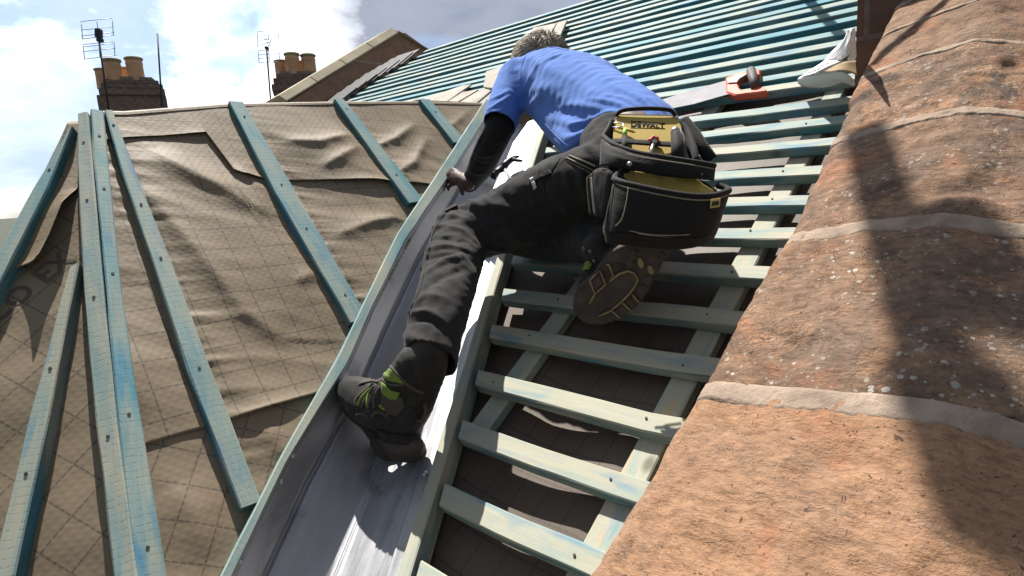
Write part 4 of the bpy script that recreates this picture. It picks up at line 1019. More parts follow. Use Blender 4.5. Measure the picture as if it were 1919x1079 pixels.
M_HAND_SHADED = plain('grimy_hand_skin', (0.075, 0.042, 0.032), 0.6, 0, 0.3, 60, 0.2, 200)  # darker skin tone that puts the shade on the hand into its colour
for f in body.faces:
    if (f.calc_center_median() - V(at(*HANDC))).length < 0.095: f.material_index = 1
o = bm_obj('body', body, [M_SKIN, M_HAND_SHADED], man, True)

# t-shirt
hem_c, hem_n = at(936, 239, 1.62), at(936, 239, 1.62) - at(960, 180, 1.68)
shirt = blob([
    [(1000, 140, 1.62, 40), (1035, 145, 1.57, 55), (1085, 158, 1.50, 58), (1120, 165, 1.44, 52)],
    [(1035, 150, 1.57, 56), (1075, 178, 1.48, 76), (1120, 203, 1.38, 78), (1165, 228, 1.27, 77), (1203, 258, 1.20, 76), (1218, 290, 1.15, 70)],
    [(1000, 160, 1.60, 46), (1040, 195, 1.53, 52), (1070, 235, 1.42, 50), (1100, 265, 1.30, 50)],
    [(973, 148, 1.64, 40), (958, 180, 1.60, 38), (944, 210, 1.56, 35.5), (937, 232, 1.53, 33)],
    [(1125, 168, 1.46, 40), (1085, 185, 1.66, 34), (1060, 198, 1.80, 30)],
], 0.0055, 7, deep=True)
creases(shirt, [
    ([(975, 118), (968, 150), (985, 185), (1000, 205)], 0.020, -0.007), ([(1000, 150), (985, 175), (975, 200)], 0.012, -0.005),
    ([(1015, 100), (1005, 125), (990, 150)], 0.012, 0.004), ([(1078, 97), (1040, 107), (1008, 124)], 0.007, 0.005),
    ([(1100, 186), (1150, 193), (1212, 224)], 0.006, 0.006), ([(1128, 178), (1165, 184), (1200, 204)], 0.005, 0.004),
    ([(1040, 205), (1075, 198), (1120, 203), (1178, 219)], 0.009, 0.006), ([(1062, 232), (1095, 229), (1138, 214), (1180, 214)], 0.0055, 0.0065),
    ([(1050, 250), (1090, 243), (1128, 226)], 0.007, -0.006), ([(1068, 262), (1105, 243), (1150, 222)], 0.010, 0.009), ([(1062, 280), (1092, 262), (1136, 240)], 0.006, 0.008),
    ([(1030, 232), (1060, 240), (1095, 236)], 0.010, -0.005), ([(1150, 160), (1200, 186), (1242, 220)], 0.006, 0.004), ([(1205, 178), (1240, 205), (1266, 236)], 0.005, 0.005),
    ([(915, 205), (935, 195), (955, 180)], 0.006, 0.005), ([(912, 222), (930, 214), (950, 206)], 0.005, -0.004), ([(918, 188), (938, 180), (955, 168)], 0.006, 0.004),
    ([(985, 205), (1000, 190), (1020, 178)], 0.008, 0.005), ([(985, 165), (1015, 168), (1050, 160)], 0.014, 0.003)])
ruffle(shirt, 0.0022, 17.0, 1.0)
bmesh.ops.bisect_plane(shirt, geom=shirt.verts[:] + shirt.edges[:] + shirt.faces[:], plane_co=V(at(1054, 200, 1.91)), plane_no=V(at(1040, 205, 2.01) - at(1085, 185, 1.74)), clear_outer=True)
sv_ = [v for v in shirt.verts]
def cut_local(bm, co, no, near, rad):
    """trim only the part of the garment around one cuff"""
    vs = [v for v in bm.verts if (v.co - V(near)).length < rad]; s_ = set(vs)
    es = [e for e in bm.edges if e.verts[0] in s_ and e.verts[1] in s_]; fs = [f for f in bm.faces if all(v in s_ for v in f.verts)]
    bmesh.ops.bisect_plane(bm, geom=vs + es + fs, plane_co=V(co), plane_no=V(no), clear_outer=True)
cut_local(shirt, hem_c, hem_n, at(936, 245, 1.62), 0.080)
shirt_bv = bvh_of(shirt)
shirt_o = bm_obj('t_shirt', shirt, M_SHIRT, man, True); md = shirt_o.modifiers.new('th', 'SOLIDIFY'); md.thickness = 0.002; md.offset = -1

for q in [[(990, 97), (978, 125), (978, 165), (984, 200)], [(909, 226), (925, 236), (950, 243), (970, 240)], [(1003, 93), (1030, 89), (1066, 95)], [(1018, 228), (1050, 262), (1075, 280)]]:
    b = bmesh.new(); seam(b, shirt_bv, q, .0011, .0002); bm_obj('seam', b, M_SHIRT, shirt_o)
# black long sleeve under the shirt
slv = blob([[(950, 200, 1.57, 27), (938, 235, 1.55, 29), (922, 268, 1.58, 29), (905, 305, 1.65, 27), (886, 336, 1.72, 20), (880, 345, 1.735, 17)]], 0.005, 5, deep=True)
creases(slv, [([(890, 285), (905, 292), (925, 290)], .006, .004), ([(885, 300), (900, 308), (918, 308)], .005, -.004), ([(878, 318), (892, 325), (908, 325)], .006, .004), ([(910, 262), (930, 266), (945, 262)], .006, .004), ([(905, 250), (893, 275), (880, 305)], .004, .004)])
bm_obj('undersleeve', slv, M_UNDER, man, True)
slv = blob([[(1100, 178, 1.58, 26), (1060, 198, 1.86, 22), (1035, 210, 1.98, 18)]], 0.006, 4, deep=True); bm_obj('undersleeve', slv, M_UNDER, man, True)

# trousers
tr = blob([
    [(1150, 275, 1.18, 66), (1165, 304, 1.14, 72), (1180, 335, 1.10, 74)],
    [(1213, 292, 1.13, 66), (1245, 320, 1.10, 64), (1235, 350, 1.08, 66)],
    [(1110, 335, 1.13, 68), (1040, 362, 1.19, 67), (975, 398, 1.26, 66), (915, 425, 1.32, 60), (868, 440, 1.35, 57)],
    [(868, 440, 1.35, 58), (850, 490, 1.27, 58), (838, 540, 1.205, 56), (824, 590, 1.14, 55), (811, 640, 1.09, 55), (806, 685, 1.06, 54)],
    [(1225, 350, 1.08, 66), (1140, 405, 1.18, 64), (1060, 432, 1.30, 58), (990, 436, 1.40, 50)],
    [(990, 438, 1.40, 48), (1050, 446, 1.29, 46), (1105, 455, 1.17, 42), (1140, 461, 1.09, 37)],
], 0.0058, 6, deep=True)
creases(tr, [
    ([(800, 430), (830, 425), (870, 432)], .008, .007), ([(795, 452), (830, 447), (875, 455)], .007, -.006), ([(800, 470), (835, 462), (880, 470)], .008, .007),
    ([(812, 412), (845, 405), (890, 420)], .008, .007), ([(830, 395), (865, 390), (910, 410)], .007, -.006), ([(840, 388), (875, 378), (915, 392)], .008, .008),
    ([(790, 490), (820, 480), (860, 478)], .007, -.006), ([(800, 512), (835, 490), (870, 478)], .009, .008), ([(785, 515), (800, 480), (812, 455)], .005, .005),
    ([(790, 545), (830, 520), (880, 500)], .009, -.005), ([(775, 575), (800, 555), (840, 560)], .009, .005),
    ([(757, 590), (800, 585), (835, 605)], .006, .007), ([(765, 605), (800, 598), (830, 620)], .006, -.006), ([(755, 625), (790, 640), (840, 650)], .010, .005),
    ([(905, 372), (930, 385), (960, 390)], .008, .006), ([(925, 355), (950, 375), (975, 385)], .008, -.006),
    ([(1010, 310), (1016, 335), (1030, 360)], .006, .005), ([(1050, 300), (1062, 330), (1068, 360)], .007, .006), ([(1085, 290), (1092, 325), (1090, 350)], .008, .006), ([(1105, 280), (1115, 310), (1112, 340)], .007, -.005),
    ([(1060, 300), (1085, 312), (1115, 322)], .005, -.006), ([(960, 340), (1000, 350), (1040, 345)], .012, .004), ([(890, 470), (930, 468), (985, 478)], .010, .005)])
ruffle(tr, 0.0022, 22.0, 4.0)
ruffle(tr, 0.0010, 60.0, 2.0)
cut_local(tr, at(806, 674, 1.065), (at(806, 674, 1.065) - at(815, 610, 1.12)) * 1.0 + RC.T @ np.array([-0.015, 0, 0]), at(806, 690, 1.06), 0.088)
tr_bv = bvh_of(tr)
tr_o = bm_obj('trousers', tr, M_TROUS, man, True); md = tr_o.modifiers.new('th', 'SOLIDIFY'); md.thickness = 0.0025; md.offset = -1
b = bmesh.new()
seam(b, tr_bv, [(1062, 296), (1085, 306), (1112, 320)], .0016, .001); seam(b, tr_bv, [(1068, 292), (1090, 301), (1116, 313)], .0016, .001)
seam(b, tr_bv, [(1064, 302), (1085, 313), (1108, 326)], .0010, .001); bm_obj('zip', b, M_PIPE, tr_o)
b = bmesh.new()
seam(b, tr_bv, [(836, 398), (812, 440), (800, 490), (788, 540), (770, 580), (757, 600)], .0013, .0005); seam(b, tr_bv, [(1052, 296), (1036, 318), (1020, 344), (1026, 380)], .0012, .0005)
seam(b, tr_bv, [(1008, 306), (1012, 328), (1018, 345)], .001, .0005); seam(b, tr_bv, [(957, 336), (960, 355), (965, 372)], .001, .0005); bm_obj('seam', b, M_UNDER, tr_o)
decal('pocket_flap', tr_bv, [(992, 338), (1032, 320), (1036, 326), (996, 344)], M_UNDER, tr_o, .003, .004)
decal('reflective_tag', tr_bv, [(995, 337), (1001, 334), (1009, 352), (1003, 356)], M_REFL, tr_o, .0045, .001)
decal('knee_pocket_flap', tr_bv, [(833, 392), (857, 381), (859, 388), (836, 399)], M_UNDER, tr_o, .003, .004)

# head details: hair, ears, face on the far side
HC = at(1012, 119, 1.825); fd = V(at(985, 146, 1.94) - HC).normalized(); camd = V(-HC).normalized()
hup = (V(RC.T @ np.array([-.15, 1, -.4]))); hup = (hup - fd * hup.dot(fd)).normalized(); hs = fd.cross(hup)
bm = bmesh.new(); bmesh.ops.create_icosphere(bm, subdivisions=4, radius=1.0)
for v in bm.verts:
    p = V(HC) + fd * 0.0 + hs * v.co.x * .077 + fd * v.co.y * .098 + hup * v.co.z * .083
    v.co = p + (p - V(HC)).normalized() * 0.003 * noise.noise(p * 40)
bmesh.ops.delete(bm, geom=[v for v in bm.verts if (v.co - V(HC)).dot(fd) > 0.055 and (v.co - V(HC)).dot(hup) < 0.03], context='VERTS')
rnd = random.Random(3)
for k in range(2600):
    a = rnd.uniform(0, 6.283); z = rnd.uniform(-0.1, 1.0); y = rnd.uniform(-0.9, 0.9); q = math.sqrt(max(0, 1 - y * y))
    n_ = Vector((math.cos(a) * q, y, math.sin(a) * q))
    if n_.z < -0.25 and not (n_.y < 0.1 and n_.z > -0.95): continue
    root = V(HC) + hs * n_.x * .077 + fd * n_.y * .098 + hup * n_.z * .083
    out = (hs * n_.x + fd * n_.y + hup * n_.z).normalized()
    fl = (fd * 0.9 + V((0, 0, -0.6)) + Vector((rnd.uniform(-.25, .25), rnd.uniform(-.25, .25), rnd.uniform(-.25, .25)))); fl = (fl - out * fl.dot(out)).normalized()
    L_ = rnd.uniform(.018, .045) if n_.z > -.1 else rnd.uniform(.008, .018); b_tube(bm, [root - out * .003, root + out * .008 + fl * L_ * .4, root + out * .007 + fl * L_], [.0011, .0010, .0003], 3, caps=False)
bm_obj('hair', bm, M_HAIR, man, True)
bm = bmesh.new()
for sgn in (-1, 1): bmesh.ops.create_icosphere(bm, subdivisions=2, radius=1.0, matrix=Matrix.Translation(V(HC) + hs * .083 * sgn + fd * .012 - hup * .012) @ Matrix((hs * .012, fd * .020, hup * .032)).transposed().to_4x4())
bm_obj('ear', bm, M_SKIN, man, True)
bm = bmesh.new(); fc = V(at(985, 146, 1.94))
b_tube(bm, [V(HC) + fd * .100 + hup * .012, V(HC) + fd * .125 - hup * .018, V(HC) + fd * .112 - hup * .030], [.008, .014, .010], 8)
for sgn in (-1, 1): bmesh.ops.create_icosphere(bm, subdivisions=2, radius=.012, matrix=Matrix.Translation(V(HC) + fd * .092 + hup * .012 + hs * .032 * sgn))
b_tube(bm, [V(HC) + fd * .097 - hup * .055 - hs * .024, V(HC) + fd * .104 - hup * .054, V(HC) + fd * .097 - hup * .055 + hs * .024], [.004, .006, .004], 8)
bm_obj('face', bm, M_SKIN, man, True)

# left boot, standing in the valley
def boot_parent(name, label):
    return None
lb = blob([
    [(654, 730, 1.205, 25), (672, 740, 1.185, 36), (698, 756, 1.155, 44), (728, 765, 1.130, 50), (755, 792, 1.130, 42)],
    [(735, 745, 1.115, 44), (760, 725, 1.095, 46), (772, 700, 1.074, 43), (782, 682, 1.058, 40)],
    [(757, 790, 1.125, 38), (775, 765, 1.105, 36), (785, 725, 1.085, 42), (800, 688, 1.062, 40), (806, 655, 1.061, 38)],
    [(735, 818, 1.135, 26), (764, 818, 1.125, 28)]], 0.0042, 4)
creases(lb, [([(662, 712), (690, 722), (712, 735)], .006, .003), ([(690, 700), (712, 705), (735, 720)], .005, -.004), ([(700, 690), (716, 700), (735, 712)], .004, .004),
             ([(690, 772), (705, 770), (730, 790), (760, 800)], .004, .004), ([(700, 800), (730, 812), (780, 815)], .003, -.004), ([(725, 655), (760, 690), (800, 735)], .003, .003), ([(698, 776), (712, 775), (728, 782)], .003, .004)])
lb_bv = bvh_of(lb)
lbo = bm_obj('boot', lb, M_BOOT, man, True); lbo['label'] = 'left boot standing in the valley'
sole = blob([[(643, 748, 1.225, 13), (660, 774, 1.210, 12), (686, 796, 1.195, 12), (702, 816, 1.185, 13), (722, 836, 1.165, 15), (750, 842, 1.160, 16), (776, 843, 1.155, 15)], [(706, 826, 1.20, 14), (725, 846, 1.205, 17), (750, 852, 1.20, 19), (774, 852, 1.195, 19), (784, 840, 1.17, 16)], [(730, 828, 1.13, 19), (756, 838, 1.12, 21), (778, 836, 1.115, 19)], [(742, 846, 1.15, 17), (762, 850, 1.15, 18), (778, 848, 1.15, 17)], [(735, 838, 1.16, 20), (778, 842, 1.15, 19)]], 0.004, 2)
bm_obj('sole', sole, M_SOLE, lbo, True)
def Zb(*pts): return [(x / 4.15 + 600, y / 4.15 + 620) for x, y in pts]
decal('green_panel', lb_bv, Zb((500, 330), (550, 295), (600, 330), (655, 405), (570, 395), (505, 370)), M_LIME, lbo, .002, .002)
decal('green_panel', lb_bv, Zb((485, 400), (520, 425), (560, 465), (625, 480), (600, 530), (550, 530), (490, 490)), M_LIME, lbo, .002, .002)
decal('lit_suede_patch', lb_bv, Zb((330, 290), (380, 272), (432, 300), (430, 320), (340, 310)), M_SUEDE, lbo, .002, .002)  # this and the next patch: grey suede with sunlight put into the colour
decal('lit_toe_patch', lb_bv, Zb((300, 430), (335, 385), (400, 372), (455, 385), (458, 405), (400, 402), (340, 415)), M_SUEDE, lbo, .002, .002)
decal('heel_panel', lb_bv, Zb((505, 470), (640, 520), (660, 600), (600, 660), (520, 640), (480, 560)), M_SUEDE, lbo, .001, .002)
for q in [((285, 575), (300, 520), (410, 425)), ((330, 595), (360, 530), (430, 430)), ((375, 600), (400, 530), (455, 430)), ((430, 600), (425, 530), (470, 440))]:
    b = bmesh.new(); seam(b, lb_bv, Zb(*q), .0038, .001); bm_obj('lace', b, M_SUEDE, lbo)
for q in [((300, 580), (330, 520), (400, 450)), ((380, 600), (375, 545), (395, 480)), ((470, 575), (490, 600), (510, 605))]:
    b = bmesh.new(); seam(b, lb_bv, Zb(*q), .0032, .0015); bm_obj('lace', b, M_LIME, lbo)
for q, r_ in [(((445, 210), (452, 270), (480, 340)), .003), (((520, 240), (600, 330), (700, 430), (800, 482)), .003), (((405, 665), (450, 635), (530, 660)), .0035), (((290, 650), (340, 650), (390, 690)), .0025), (((430, 770), (500, 790), (560, 810), (720, 820)), .002), (((440, 830), (520, 880), (650, 900), (775, 890)), .0025), (((480, 380), (560, 420), (660, 410)), .003), (((640, 640), (690, 605), (760, 620)), .0022)]:
    b = bmesh.new(); seam(b, lb_bv, Zb(*q), r_, .0008); bm_obj('welt', b, M_SUEDE if r_ > .0024 else M_BOOT, lbo)
b = bmesh.new(); seam(b, lb_bv, Zb((812, 560), (815, 620), (785, 680), (755, 690)), .0035, .004); bm_obj('pull_loop', b, M_SUEDE, lbo)
b = bmesh.new(); seam(b, lb_bv, Zb((525, 230), (515, 190), (530, 155), (600, 135)), .005, .001); bm_obj('collar', b, M_LIME, lbo)

# right boot, sole turned to the camera
def SPd(u, v):          # distance of the sole plane
    f = ((u - 1090) * 155 + (v - 600) * -125) / (155 ** 2 + 125 ** 2); return lerp(1.165, 1.03, f)
rb = blob([[(1098, 580, 1.20, 22), (1112, 548, 1.195, 33), (1132, 515, 1.165, 38), (1160, 490, 1.13, 38), (1200, 480, 1.09, 34)], [(1140, 500, 1.16, 38), (1128, 478, 1.15, 32), (1120, 465, 1.14, 32)]], 0.0045, 4)
rb_bv = bvh_of(rb)
rbo = bm_obj('boot', rb, M_BOOT, man, True); rbo['label'] = 'right boot with its tread turned to the camera'
so_px = [(1099, 609), (1083, 597), (1073, 575), (1079, 546), (1096, 526), (1110, 515), (1124, 494), (1145, 472), (1175, 458), (1215, 452), (1250, 456), (1261, 469), (1250, 485), (1238, 498), (1232, 512), (1226, 518), (1219, 534), (1215, 545), (1207, 558), (1199, 570), (1184, 582), (1165, 594), (1146, 604), (1128, 610)]
b = bmesh.new(); nb = []
def spt(u, v, lift=0.0): p = at(u, v, SPd(u, v)); return p - p / np.linalg.norm(p) * lift
sn = np.cross(spt(1200, 570) - spt(1090, 600), spt(1200, 480) - spt(1090, 600)); sn /= np.linalg.norm(sn); sn *= -np.sign(sn @ spt(1150, 540))
b_prism(b, [spt(*smoothc(so_px + so_px[:1], k / 72)) for k in range(72)], -sn * 0.026)
so_o = bm_obj('sole', b, M_SOLE, rbo); md = so_o.modifiers.new('edge', 'BEVEL'); md.width = 0.006; md.segments = 3; md.limit_method = 'ANGLE'
def Zs(*pts): return [(x / 4.15 + 1020, y / 4.15 + 380) for x, y in pts]
def lug(pts): 
    bb = bmesh.new(); b_prism(bb, [spt(*p) + sn * 0.004 for p in pts], -sn * 0.008); oo = bm_obj('tread_lug', bb, M_SOLE, rbo); oo.modifiers.new('edge', 'BEVEL').width = .0015
for q in [((375, 610), (430, 545), (465, 625), (405, 685)), ((545, 840), (615, 790), (675, 840), (610, 885)), ((640, 770), (690, 725), (740, 775), (690, 825)), ((710, 700), (745, 625), (800, 650), (770, 760)), ((440, 880), (520, 850), (590, 895), (520, 930)), ((760, 610), (790, 560), (850, 570), (810, 640)), ((890, 470), (910, 380), (950, 400), (915, 490)), ((640, 390), (700, 360), (740, 375), (680, 425)), ((505, 500), (570, 470), (640, 480), (560, 540))]: lug(Zs(*q))
def tread(pts, r_=.0022):
    bb = bmesh.new(); P_2 = [spt(*p) + sn * 0.004 for p in Zs(*pts)]; b_tube(bb, P_2, r_, 6); bm_obj('tread_line', bb, M_TREAD, rbo)
tread([(362, 600), (400, 560), (440, 525), (485, 630), (402, 705), (362, 600)]); tread([(402, 705), (362, 775)])
tread([(492, 478), (510, 478), (545, 560), (516, 606), (590, 548), (660, 526), (708, 545), (735, 592), (716, 640), (670, 702), (600, 772), (520, 838), (432, 876)])
for q in [((690, 708), (745, 772)), ((618, 775), (682, 838)), ((530, 836), (596, 892))]: tread(q)
for c_, rr in [((755, 467), (24, 40)), ((832, 520), (24, 36))]:
    bb = bmesh.new(); b_prism(bb, [spt(*Zs((c_[0] + rr[0] * math.cos(k * .5236), c_[1] + rr[1] * math.sin(k * .5236 + .4)))[0]) + sn * .003 for k in range(12)], -sn * .006); bm_obj('tread_line', bb, M_TREAD, rbo)
decal('pull_tab', rb_bv, [(1077, 497), (1086, 490), (1106, 488), (1112, 496), (1108, 505), (1090, 509), (1079, 503)], M_LIME, rbo, .004, .006)
b = bmesh.new()
for (x, y) in [(1095, 466), (1107, 471), (1114, 488)]:
    h, n_ = cast(rb_bv, x, y)
    if h: b_lathe(b, [(.0035, 0), (.0035, .003), (.002, .004), (.0015, .002)], frame(h, Vector((1, .2, .1)), n_), 10)
if len(b.verts): bm_obj('eyelet', b, M_ALU, rbo)

# ---------------------------------------------------------------- tool pouch on the belt
pch = empty('tool_pouch', at(1240, 350, 0.98), 'black and yellow tool pouch hanging from the belt behind the worker hip', 'tool pouch')
def pd(u, v): return 1.075 - 0.00030 * (v - 300) - 0.00012 * (u - 1230) + 0.00075 * math.log1p(math.exp((292 - v) / 8.0)) * 8.0
def pp(u, v, out=0.0): p = at(u, v, pd(u, v)); return p - p / np.linalg.norm(p) * out
PB = at(1230, 320, 1.0); pbk = PB / np.linalg.norm(PB)
def panel(name, px, out, th, mat, bev=0.002, parent=pch, seg=0):
    b = bmesh.new(); pts = [pp(*(p[:2]), out + (p[2] if len(p) > 2 else 0)) for p in px]; b_prism(b, pts, pbk * th); o = bm_obj(name, b, mat, parent)
    md = o.modifiers.new('edge', 'BEVEL'); md.width = bev; md.segments = 2; return o
def roll(name, px, r, out, mat, parent=pch, seg=10):
    b = bmesh.new(); m = len(px) * 6; pts = []
    for k in range(m + 1): q = smoothc([(p[0], p[1], p[2] if len(p) > 2 else 0) for p in px], k / m); pts.append(pp(q[0], q[1], out + q[2]))
    b_tube(b, pts, r, seg); return bm_obj(name, b, mat, parent)
def sheet(name, top, bot, out, mat, nv=14, bulge=0.0, parent=pch, nu=30, th=0.003):
    """soft panel hung between two edges (u, v, out), bellied towards the viewer"""
    def f(u, v):
        a, c = smoothc([(p + (0,))[:3] for p in top], u), smoothc([(p + (0,))[:3] for p in bot], u); q = lerp(a, c, v)
        return pp(q[0], q[1], out + q[2] + bulge * math.sin(math.pi * u) ** .5 * math.sin(math.pi * min(1, v * .9 + .08)) ** .7 + .0015 * noise.noise(Vector((u * 7, v * 6, out * 90))))
    return grid(name, f, nu, nv, mat, parent, thick=th)
panel('back_panel', [(1144, 240), (1150, 224), (1160, 213), (1263, 215), (1279, 226), (1300, 262), (1318, 330), (1140, 320), (1132, 262)], 0.000, 0.012, M_NYL, .004)
panel('yellow_panel', [(1149, 238), (1158, 216), (1262, 218), (1275, 228), (1292, 300), (1150, 284)], 0.004, 0.004, M_YEL, .001)
roll('carry_handle', [(1155, 217, .004), (1163, 209, .012), (1182, 205, .016), (1220, 203.5, .018), (1253, 206, .016), (1262, 211, .010), (1266, 217, .004)], .0042, 0.004, M_NYL)
roll('binding', [(1147, 226), (1140, 242), (1131, 256)], .005, .008, M_NYL)
roll('binding', [(1277, 226), (1290, 246), (1300, 275), (1306, 300)], .006, .006, M_NYL)
sheet('elastic_loop', [(1148, 262, .004), (1180, 263, .010), (1225, 266, .010), (1268, 269, .006)], [(1148, 270, .004), (1180, 271, .010), (1225, 274, .010), (1268, 277, .006)], .006, M_NYL, 4)
me = lettering('DEWALT', 0, 0, 0, 1, None, None)
bm = bmesh.new(); bm.from_mesh(me)
xs = [v.co.x for v in bm.verts]; cx_ = (max(xs) + min(xs)) / 2; wd0 = max(xs) - min(xs); ys = [v.co.y for v in bm.verts]; cy_ = (max(ys) + min(ys)) / 2; ht0 = max(ys) - min(ys)
for v in bm.verts:
    fx = (v.co.x - cx_) / wd0; fy = (v.co.y - cy_) / ht0
    v.co = V(pp(1214.5 + fx * 63, 234.2 - fy * 10.5 + fx * 4, 0.0048))
lt = bm_obj('lettering', bm, M_NYL, pch); md = lt.modifiers.new('th', 'SOLIDIFY'); md.thickness = .0008
b = bmesh.new()
for q in [[(1182, 227.5), (1247, 231)], [(1182, 240), (1247, 241)]]:
    b_tube(b, [pp(q[0][0], q[0][1], .0045), pp(q[1][0], q[1][1], .0045)], .0006, 5)
bm_obj('lettering', b, M_NYL, pch)
# upper pocket band
sheet('upper_pocket', [(1129, 258, -.004), (1142, 268, .010), (1160, 277, .022), (1193, 289, .030), (1240, 297, .032), (1290, 305, .026), (1322, 310, .012), (1339, 312, -.004)],
      [(1127, 312, -.008), (1140, 311, .008), (1160, 314, .018), (1193, 321, .026), (1240, 329, .028), (1290, 334, .024), (1320, 337, .012), (1336, 339, -.004)], .008, M_NYL, 14, .006)
roll('pocket_lip', [(1130, 255, -.004), (1141, 265, .010), (1158, 275, .022), (1193, 287, .030), (1240, 295, .032), (1290, 303, .026), (1322, 308, .012), (1339, 311, -.004)], .0055, .010, M_NYL)
roll('piping', [(1131, 262, .002), (1142, 272, .014), (1160, 282, .026), (1193, 293.5, .035), (1240, 301, .038), (1290, 308.5, .032), (1322, 314, .018), (1338, 317, .002)], .0013, .010, M_PIPE, seg=6)
for (x, y) in [(1180.7, 308), (1312.5, 327)]:
    b = bmesh.new(); b_lathe(b, [(.0001, .003), (.0035, .0025), (.0048, .0005), (.005, -.006)], frame(pp(x, y, .041 if x < 1200 else .028), RC.T @ np.array([1, 0, 0]), -pbk), 14); bm_obj('rivet', b, M_NAIL, pch)
# lower pocket
panel('pocket_back', [(1183, 317), (1308, 333), (1345, 356), (1350, 372), (1340, 440), (1240, 445), (1165, 430), (1150, 345)], 0.004, 0.008, M_NYL, .002)
panel('yellow_panel', [(1180, 320), (1308, 335.5), (1318, 345), (1341, 359), (1330, 367), (1260, 362), (1190, 345), (1168, 332)], 0.012, 0.004, M_YEL, .001)
lip = [(1178, 318, .004), (1162, 324, .012), (1152, 335, .028), (1166, 342, .046), (1193, 349, .056), (1240, 359, .062), (1290, 367, .060), (1330, 368, .050), (1356, 362, .034), (1366, 357, .022), (1360, 352, .012), (1345, 348, .004)]
roll('pocket_lip', lip, .0058, .008, M_NYL)
lip2 = [(p[0], p[1] + 7, p[2] + .003) for p in lip[2:10]]
roll('piping', lip2, .0014, .009, M_PIPE, seg=6)
sheet('lower_pocket', [(p[0], p[1] + 2, p[2]) for p in lip[2:10]], [(1133, 428, -.006), (1145, 437, .014), (1170, 434, .030), (1215, 440, .038), (1260, 444, .038), (1300, 443, .032), (1328, 438, .020), (1342, 433, -.004)], .006, M_NYL, 24, .008)
sheet('pocket_base', [(1133, 428, -.006), (1145, 437, .014), (1170, 434, .030), (1215, 440, .038), (1260, 444, .038), (1300, 443, .032), (1328, 438, .020), (1342, 433, -.004)],
      [(1137, 456, -.010), (1150, 456, -.002), (1170, 458, .004), (1215, 464, .004), (1260, 466, .002), (1300, 462, .0), (1322, 455, -.004), (1336, 446, -.010)], .006, M_NYL, 8)
roll('piping', [(1152, 345, .030), (1142, 380, .022), (1134, 425, .006), (1137, 454, -.004)], .0012, .012, M_PIPE, seg=6)
roll('piping', [(1178, 352, .056), (1174, 380, .054), (1166, 410, .048), (1154, 424, .034)], .0010, .010, M_PIPE, seg=6)
roll('piping', [(1165, 428, .032), (1200, 437, .042), (1237, 441, .046), (1290, 440, .040), (1338, 432, .006)], .0010, .007, M_PIPE, seg=6)
panel('brand_tag', [(1332, 374), (1351, 371), (1350, 388), (1331, 391)], 0.066, 0.002, M_YEL, .0006)
panel('brand_tag_print', [(1335, 378), (1348, 376), (1347, 384), (1334, 386)], 0.0670, 0.001, M_NYL, .0002)
# side hammer loops
sheet('side_pocket', [(1108, 333, .004), (1116, 322, .010), (1128, 318, .018), (1142, 322, .024), (1150, 334, .022)], [(1116, 403, -.004), (1120, 406, .004), (1126, 408, .008), (1132, 408, .012), (1138, 404, .010)], .004, M_TROUS, 14, .005)
roll('binding', [(1109, 333, .004), (1116, 322, .010), (1128, 318, .018), (1142, 322, .024), (1150, 334, .022)], .003, .006, M_SUEDE)
roll('binding', [(1109, 333, .004), (1112, 365, .008), (1117, 402, .0)], .0016, .008, M_PIPE)
roll('binding', [(1125, 318, .002), (1104, 332, -.006), (1102, 345, -.006), (1107, 402, -.01)], .0022, .004, M_SUEDE)
# waist belt over the hips
b = bmesh.new()
for a, c in zip([(1140, 262), (1118, 268), (1098, 282)], [(1118, 268), (1098, 282), (1082, 296)]): pass
roll('belt', [(1282, 228, .0), (1300, 250, -.006), (1318, 278, -.016), (1334, 300, -.03)], .012, .002, M_NYL)
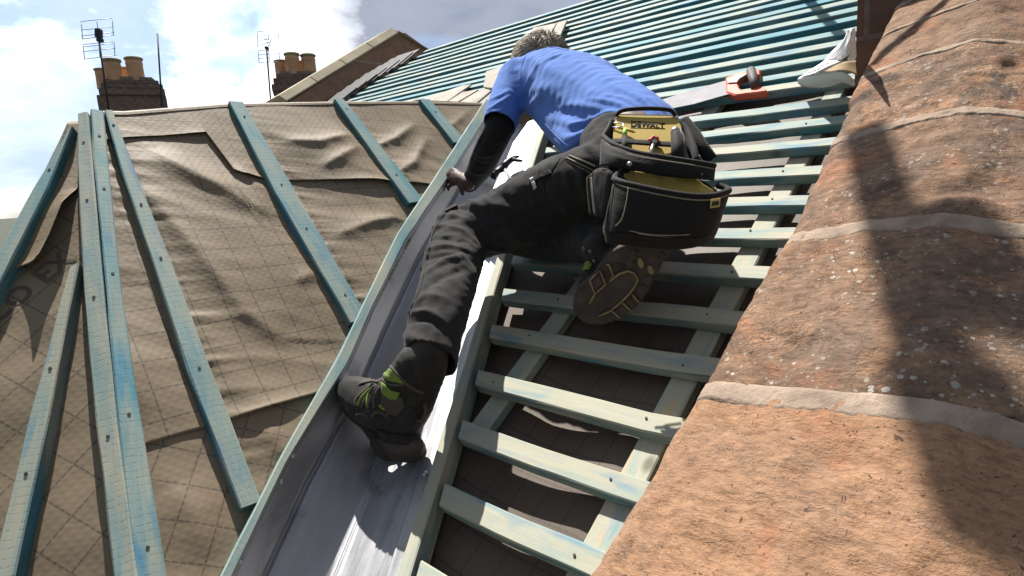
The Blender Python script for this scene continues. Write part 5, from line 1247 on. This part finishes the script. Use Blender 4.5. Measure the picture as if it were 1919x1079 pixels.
# things in the pouch
M_GREENP = plain('lime_plastic', (0.25, 0.50, 0.05), 0.5, 0, 0.1, 30)
M_RED = plain('red_plastic', (0.50, 0.06, 0.05), 0.45, 0, 0.12, 40)
M_STEEL = plain('bright_steel', (0.5, 0.5, 0.5), 0.35, 0.9, 0.1, 40)
kn = empty('marker_pen', pp(1170, 265, .02), 'black marker with lime green cap standing in the pouch', 'marker')
b = bmesh.new(); b_tube(b, [pp(1171, 285, .016), pp(1171, 257, .018)], [.0055, .0055], 12); bm_obj('barrel', b, M_NYL, kn)
b = bmesh.new(); b_tube(b, [pp(1171, 258, .018), pp(1171.5, 246, .019), pp(1172, 243, .019)], [.0048, .0046, .0035], 12); bm_obj('cap', b, M_GREENP, kn)
pc = empty('pencil', pp(1180, 245, .02), 'yellow pencil end poking sideways beside the lime green cap', 'pencil')
b = bmesh.new(); b_tube(b, [pp(1168, 240, .016), pp(1186, 246.5, .018), pp(1191, 249, .018)], [.0030, .0030, .0008], 6); bm_obj('lead_point', b, M_YEL, pc)
rg = empty('metal_clip', pp(1160, 235, .01), 'silver ring clip at the left of the yellow pouch panel', 'clip')
b = bmesh.new(); b_tube(b, [pp(1147, 232, .008), pp(1158, 230, .012), pp(1168, 231, .013), pp(1169, 236, .013), pp(1160, 239, .012), pp(1148, 239, .008)], .0014, 8); bm_obj('ring', b, M_STEEL, rg)
cw = empty('pipe_cutter', pp(1226, 266, .02), 'red and grey pipe cutter knob in the middle of the pouch', 'pipe cutter')
Mc = frame(pp(1226, 266, .018), RC.T @ np.array([1, 0, 0]), -pbk)
b = bmesh.new(); vs0 = []
rg_ = b_lathe(b, [(.0105, -.006), (.0105, .003), (.0085, .005), (.005, .004)], Mc, 36)
for ring in rg_[:3]:
    for k, v in enumerate(ring):
        lc = Mc.inverted() @ v.co; s_ = 1 + 0.10 * math.cos(k / 36 * 6.283 * 7); v.co = Mc @ Vector((lc.x * s_, lc.y * s_, lc.z))
bm_obj('knob', b, M_RED, cw)
b = bmesh.new(); b_lathe(b, [(.0001, .007), (.004, .007), (.0052, .005), (.0052, .0)], Mc, 16); bm_obj('hub', b, M_STEEL, cw)
b = bmesh.new(); b_tube(b, [pp(1224.5, 272, .021), pp(1222, 280, .021), pp(1219, 292, .018)], .0034, 8); bm_obj('stem', b, M_STEEL, cw)
uk = empty('utility_knife', pp(1272, 265, .02), 'black utility knife with rounded silver end at the right of the pouch', 'knife')
b = bmesh.new(); b_tube(b, [pp(1270, 306, .016), pp(1270, 275, .018), pp(1268, 255, .019), pp(1266, 247, .019)], [.0115, .0115, .0105, .0085], 14); bm_obj('grip', b, M_NYL, uk)
b = bmesh.new(); b_tube(b, [pp(1266.5, 250, .020), pp(1266, 244, .020), pp(1266, 241, .020)], [.0092, .0080, .0035], 14); bm_obj('end_cap', b, M_STEEL, uk)
b = bmesh.new(); b_tube(b, [pp(1283, 300, .014), pp(1281, 265, .016), pp(1275, 246, .016)], [.006, .0055, .004], 8); bm_obj('back_strip', b, M_GREY, uk)
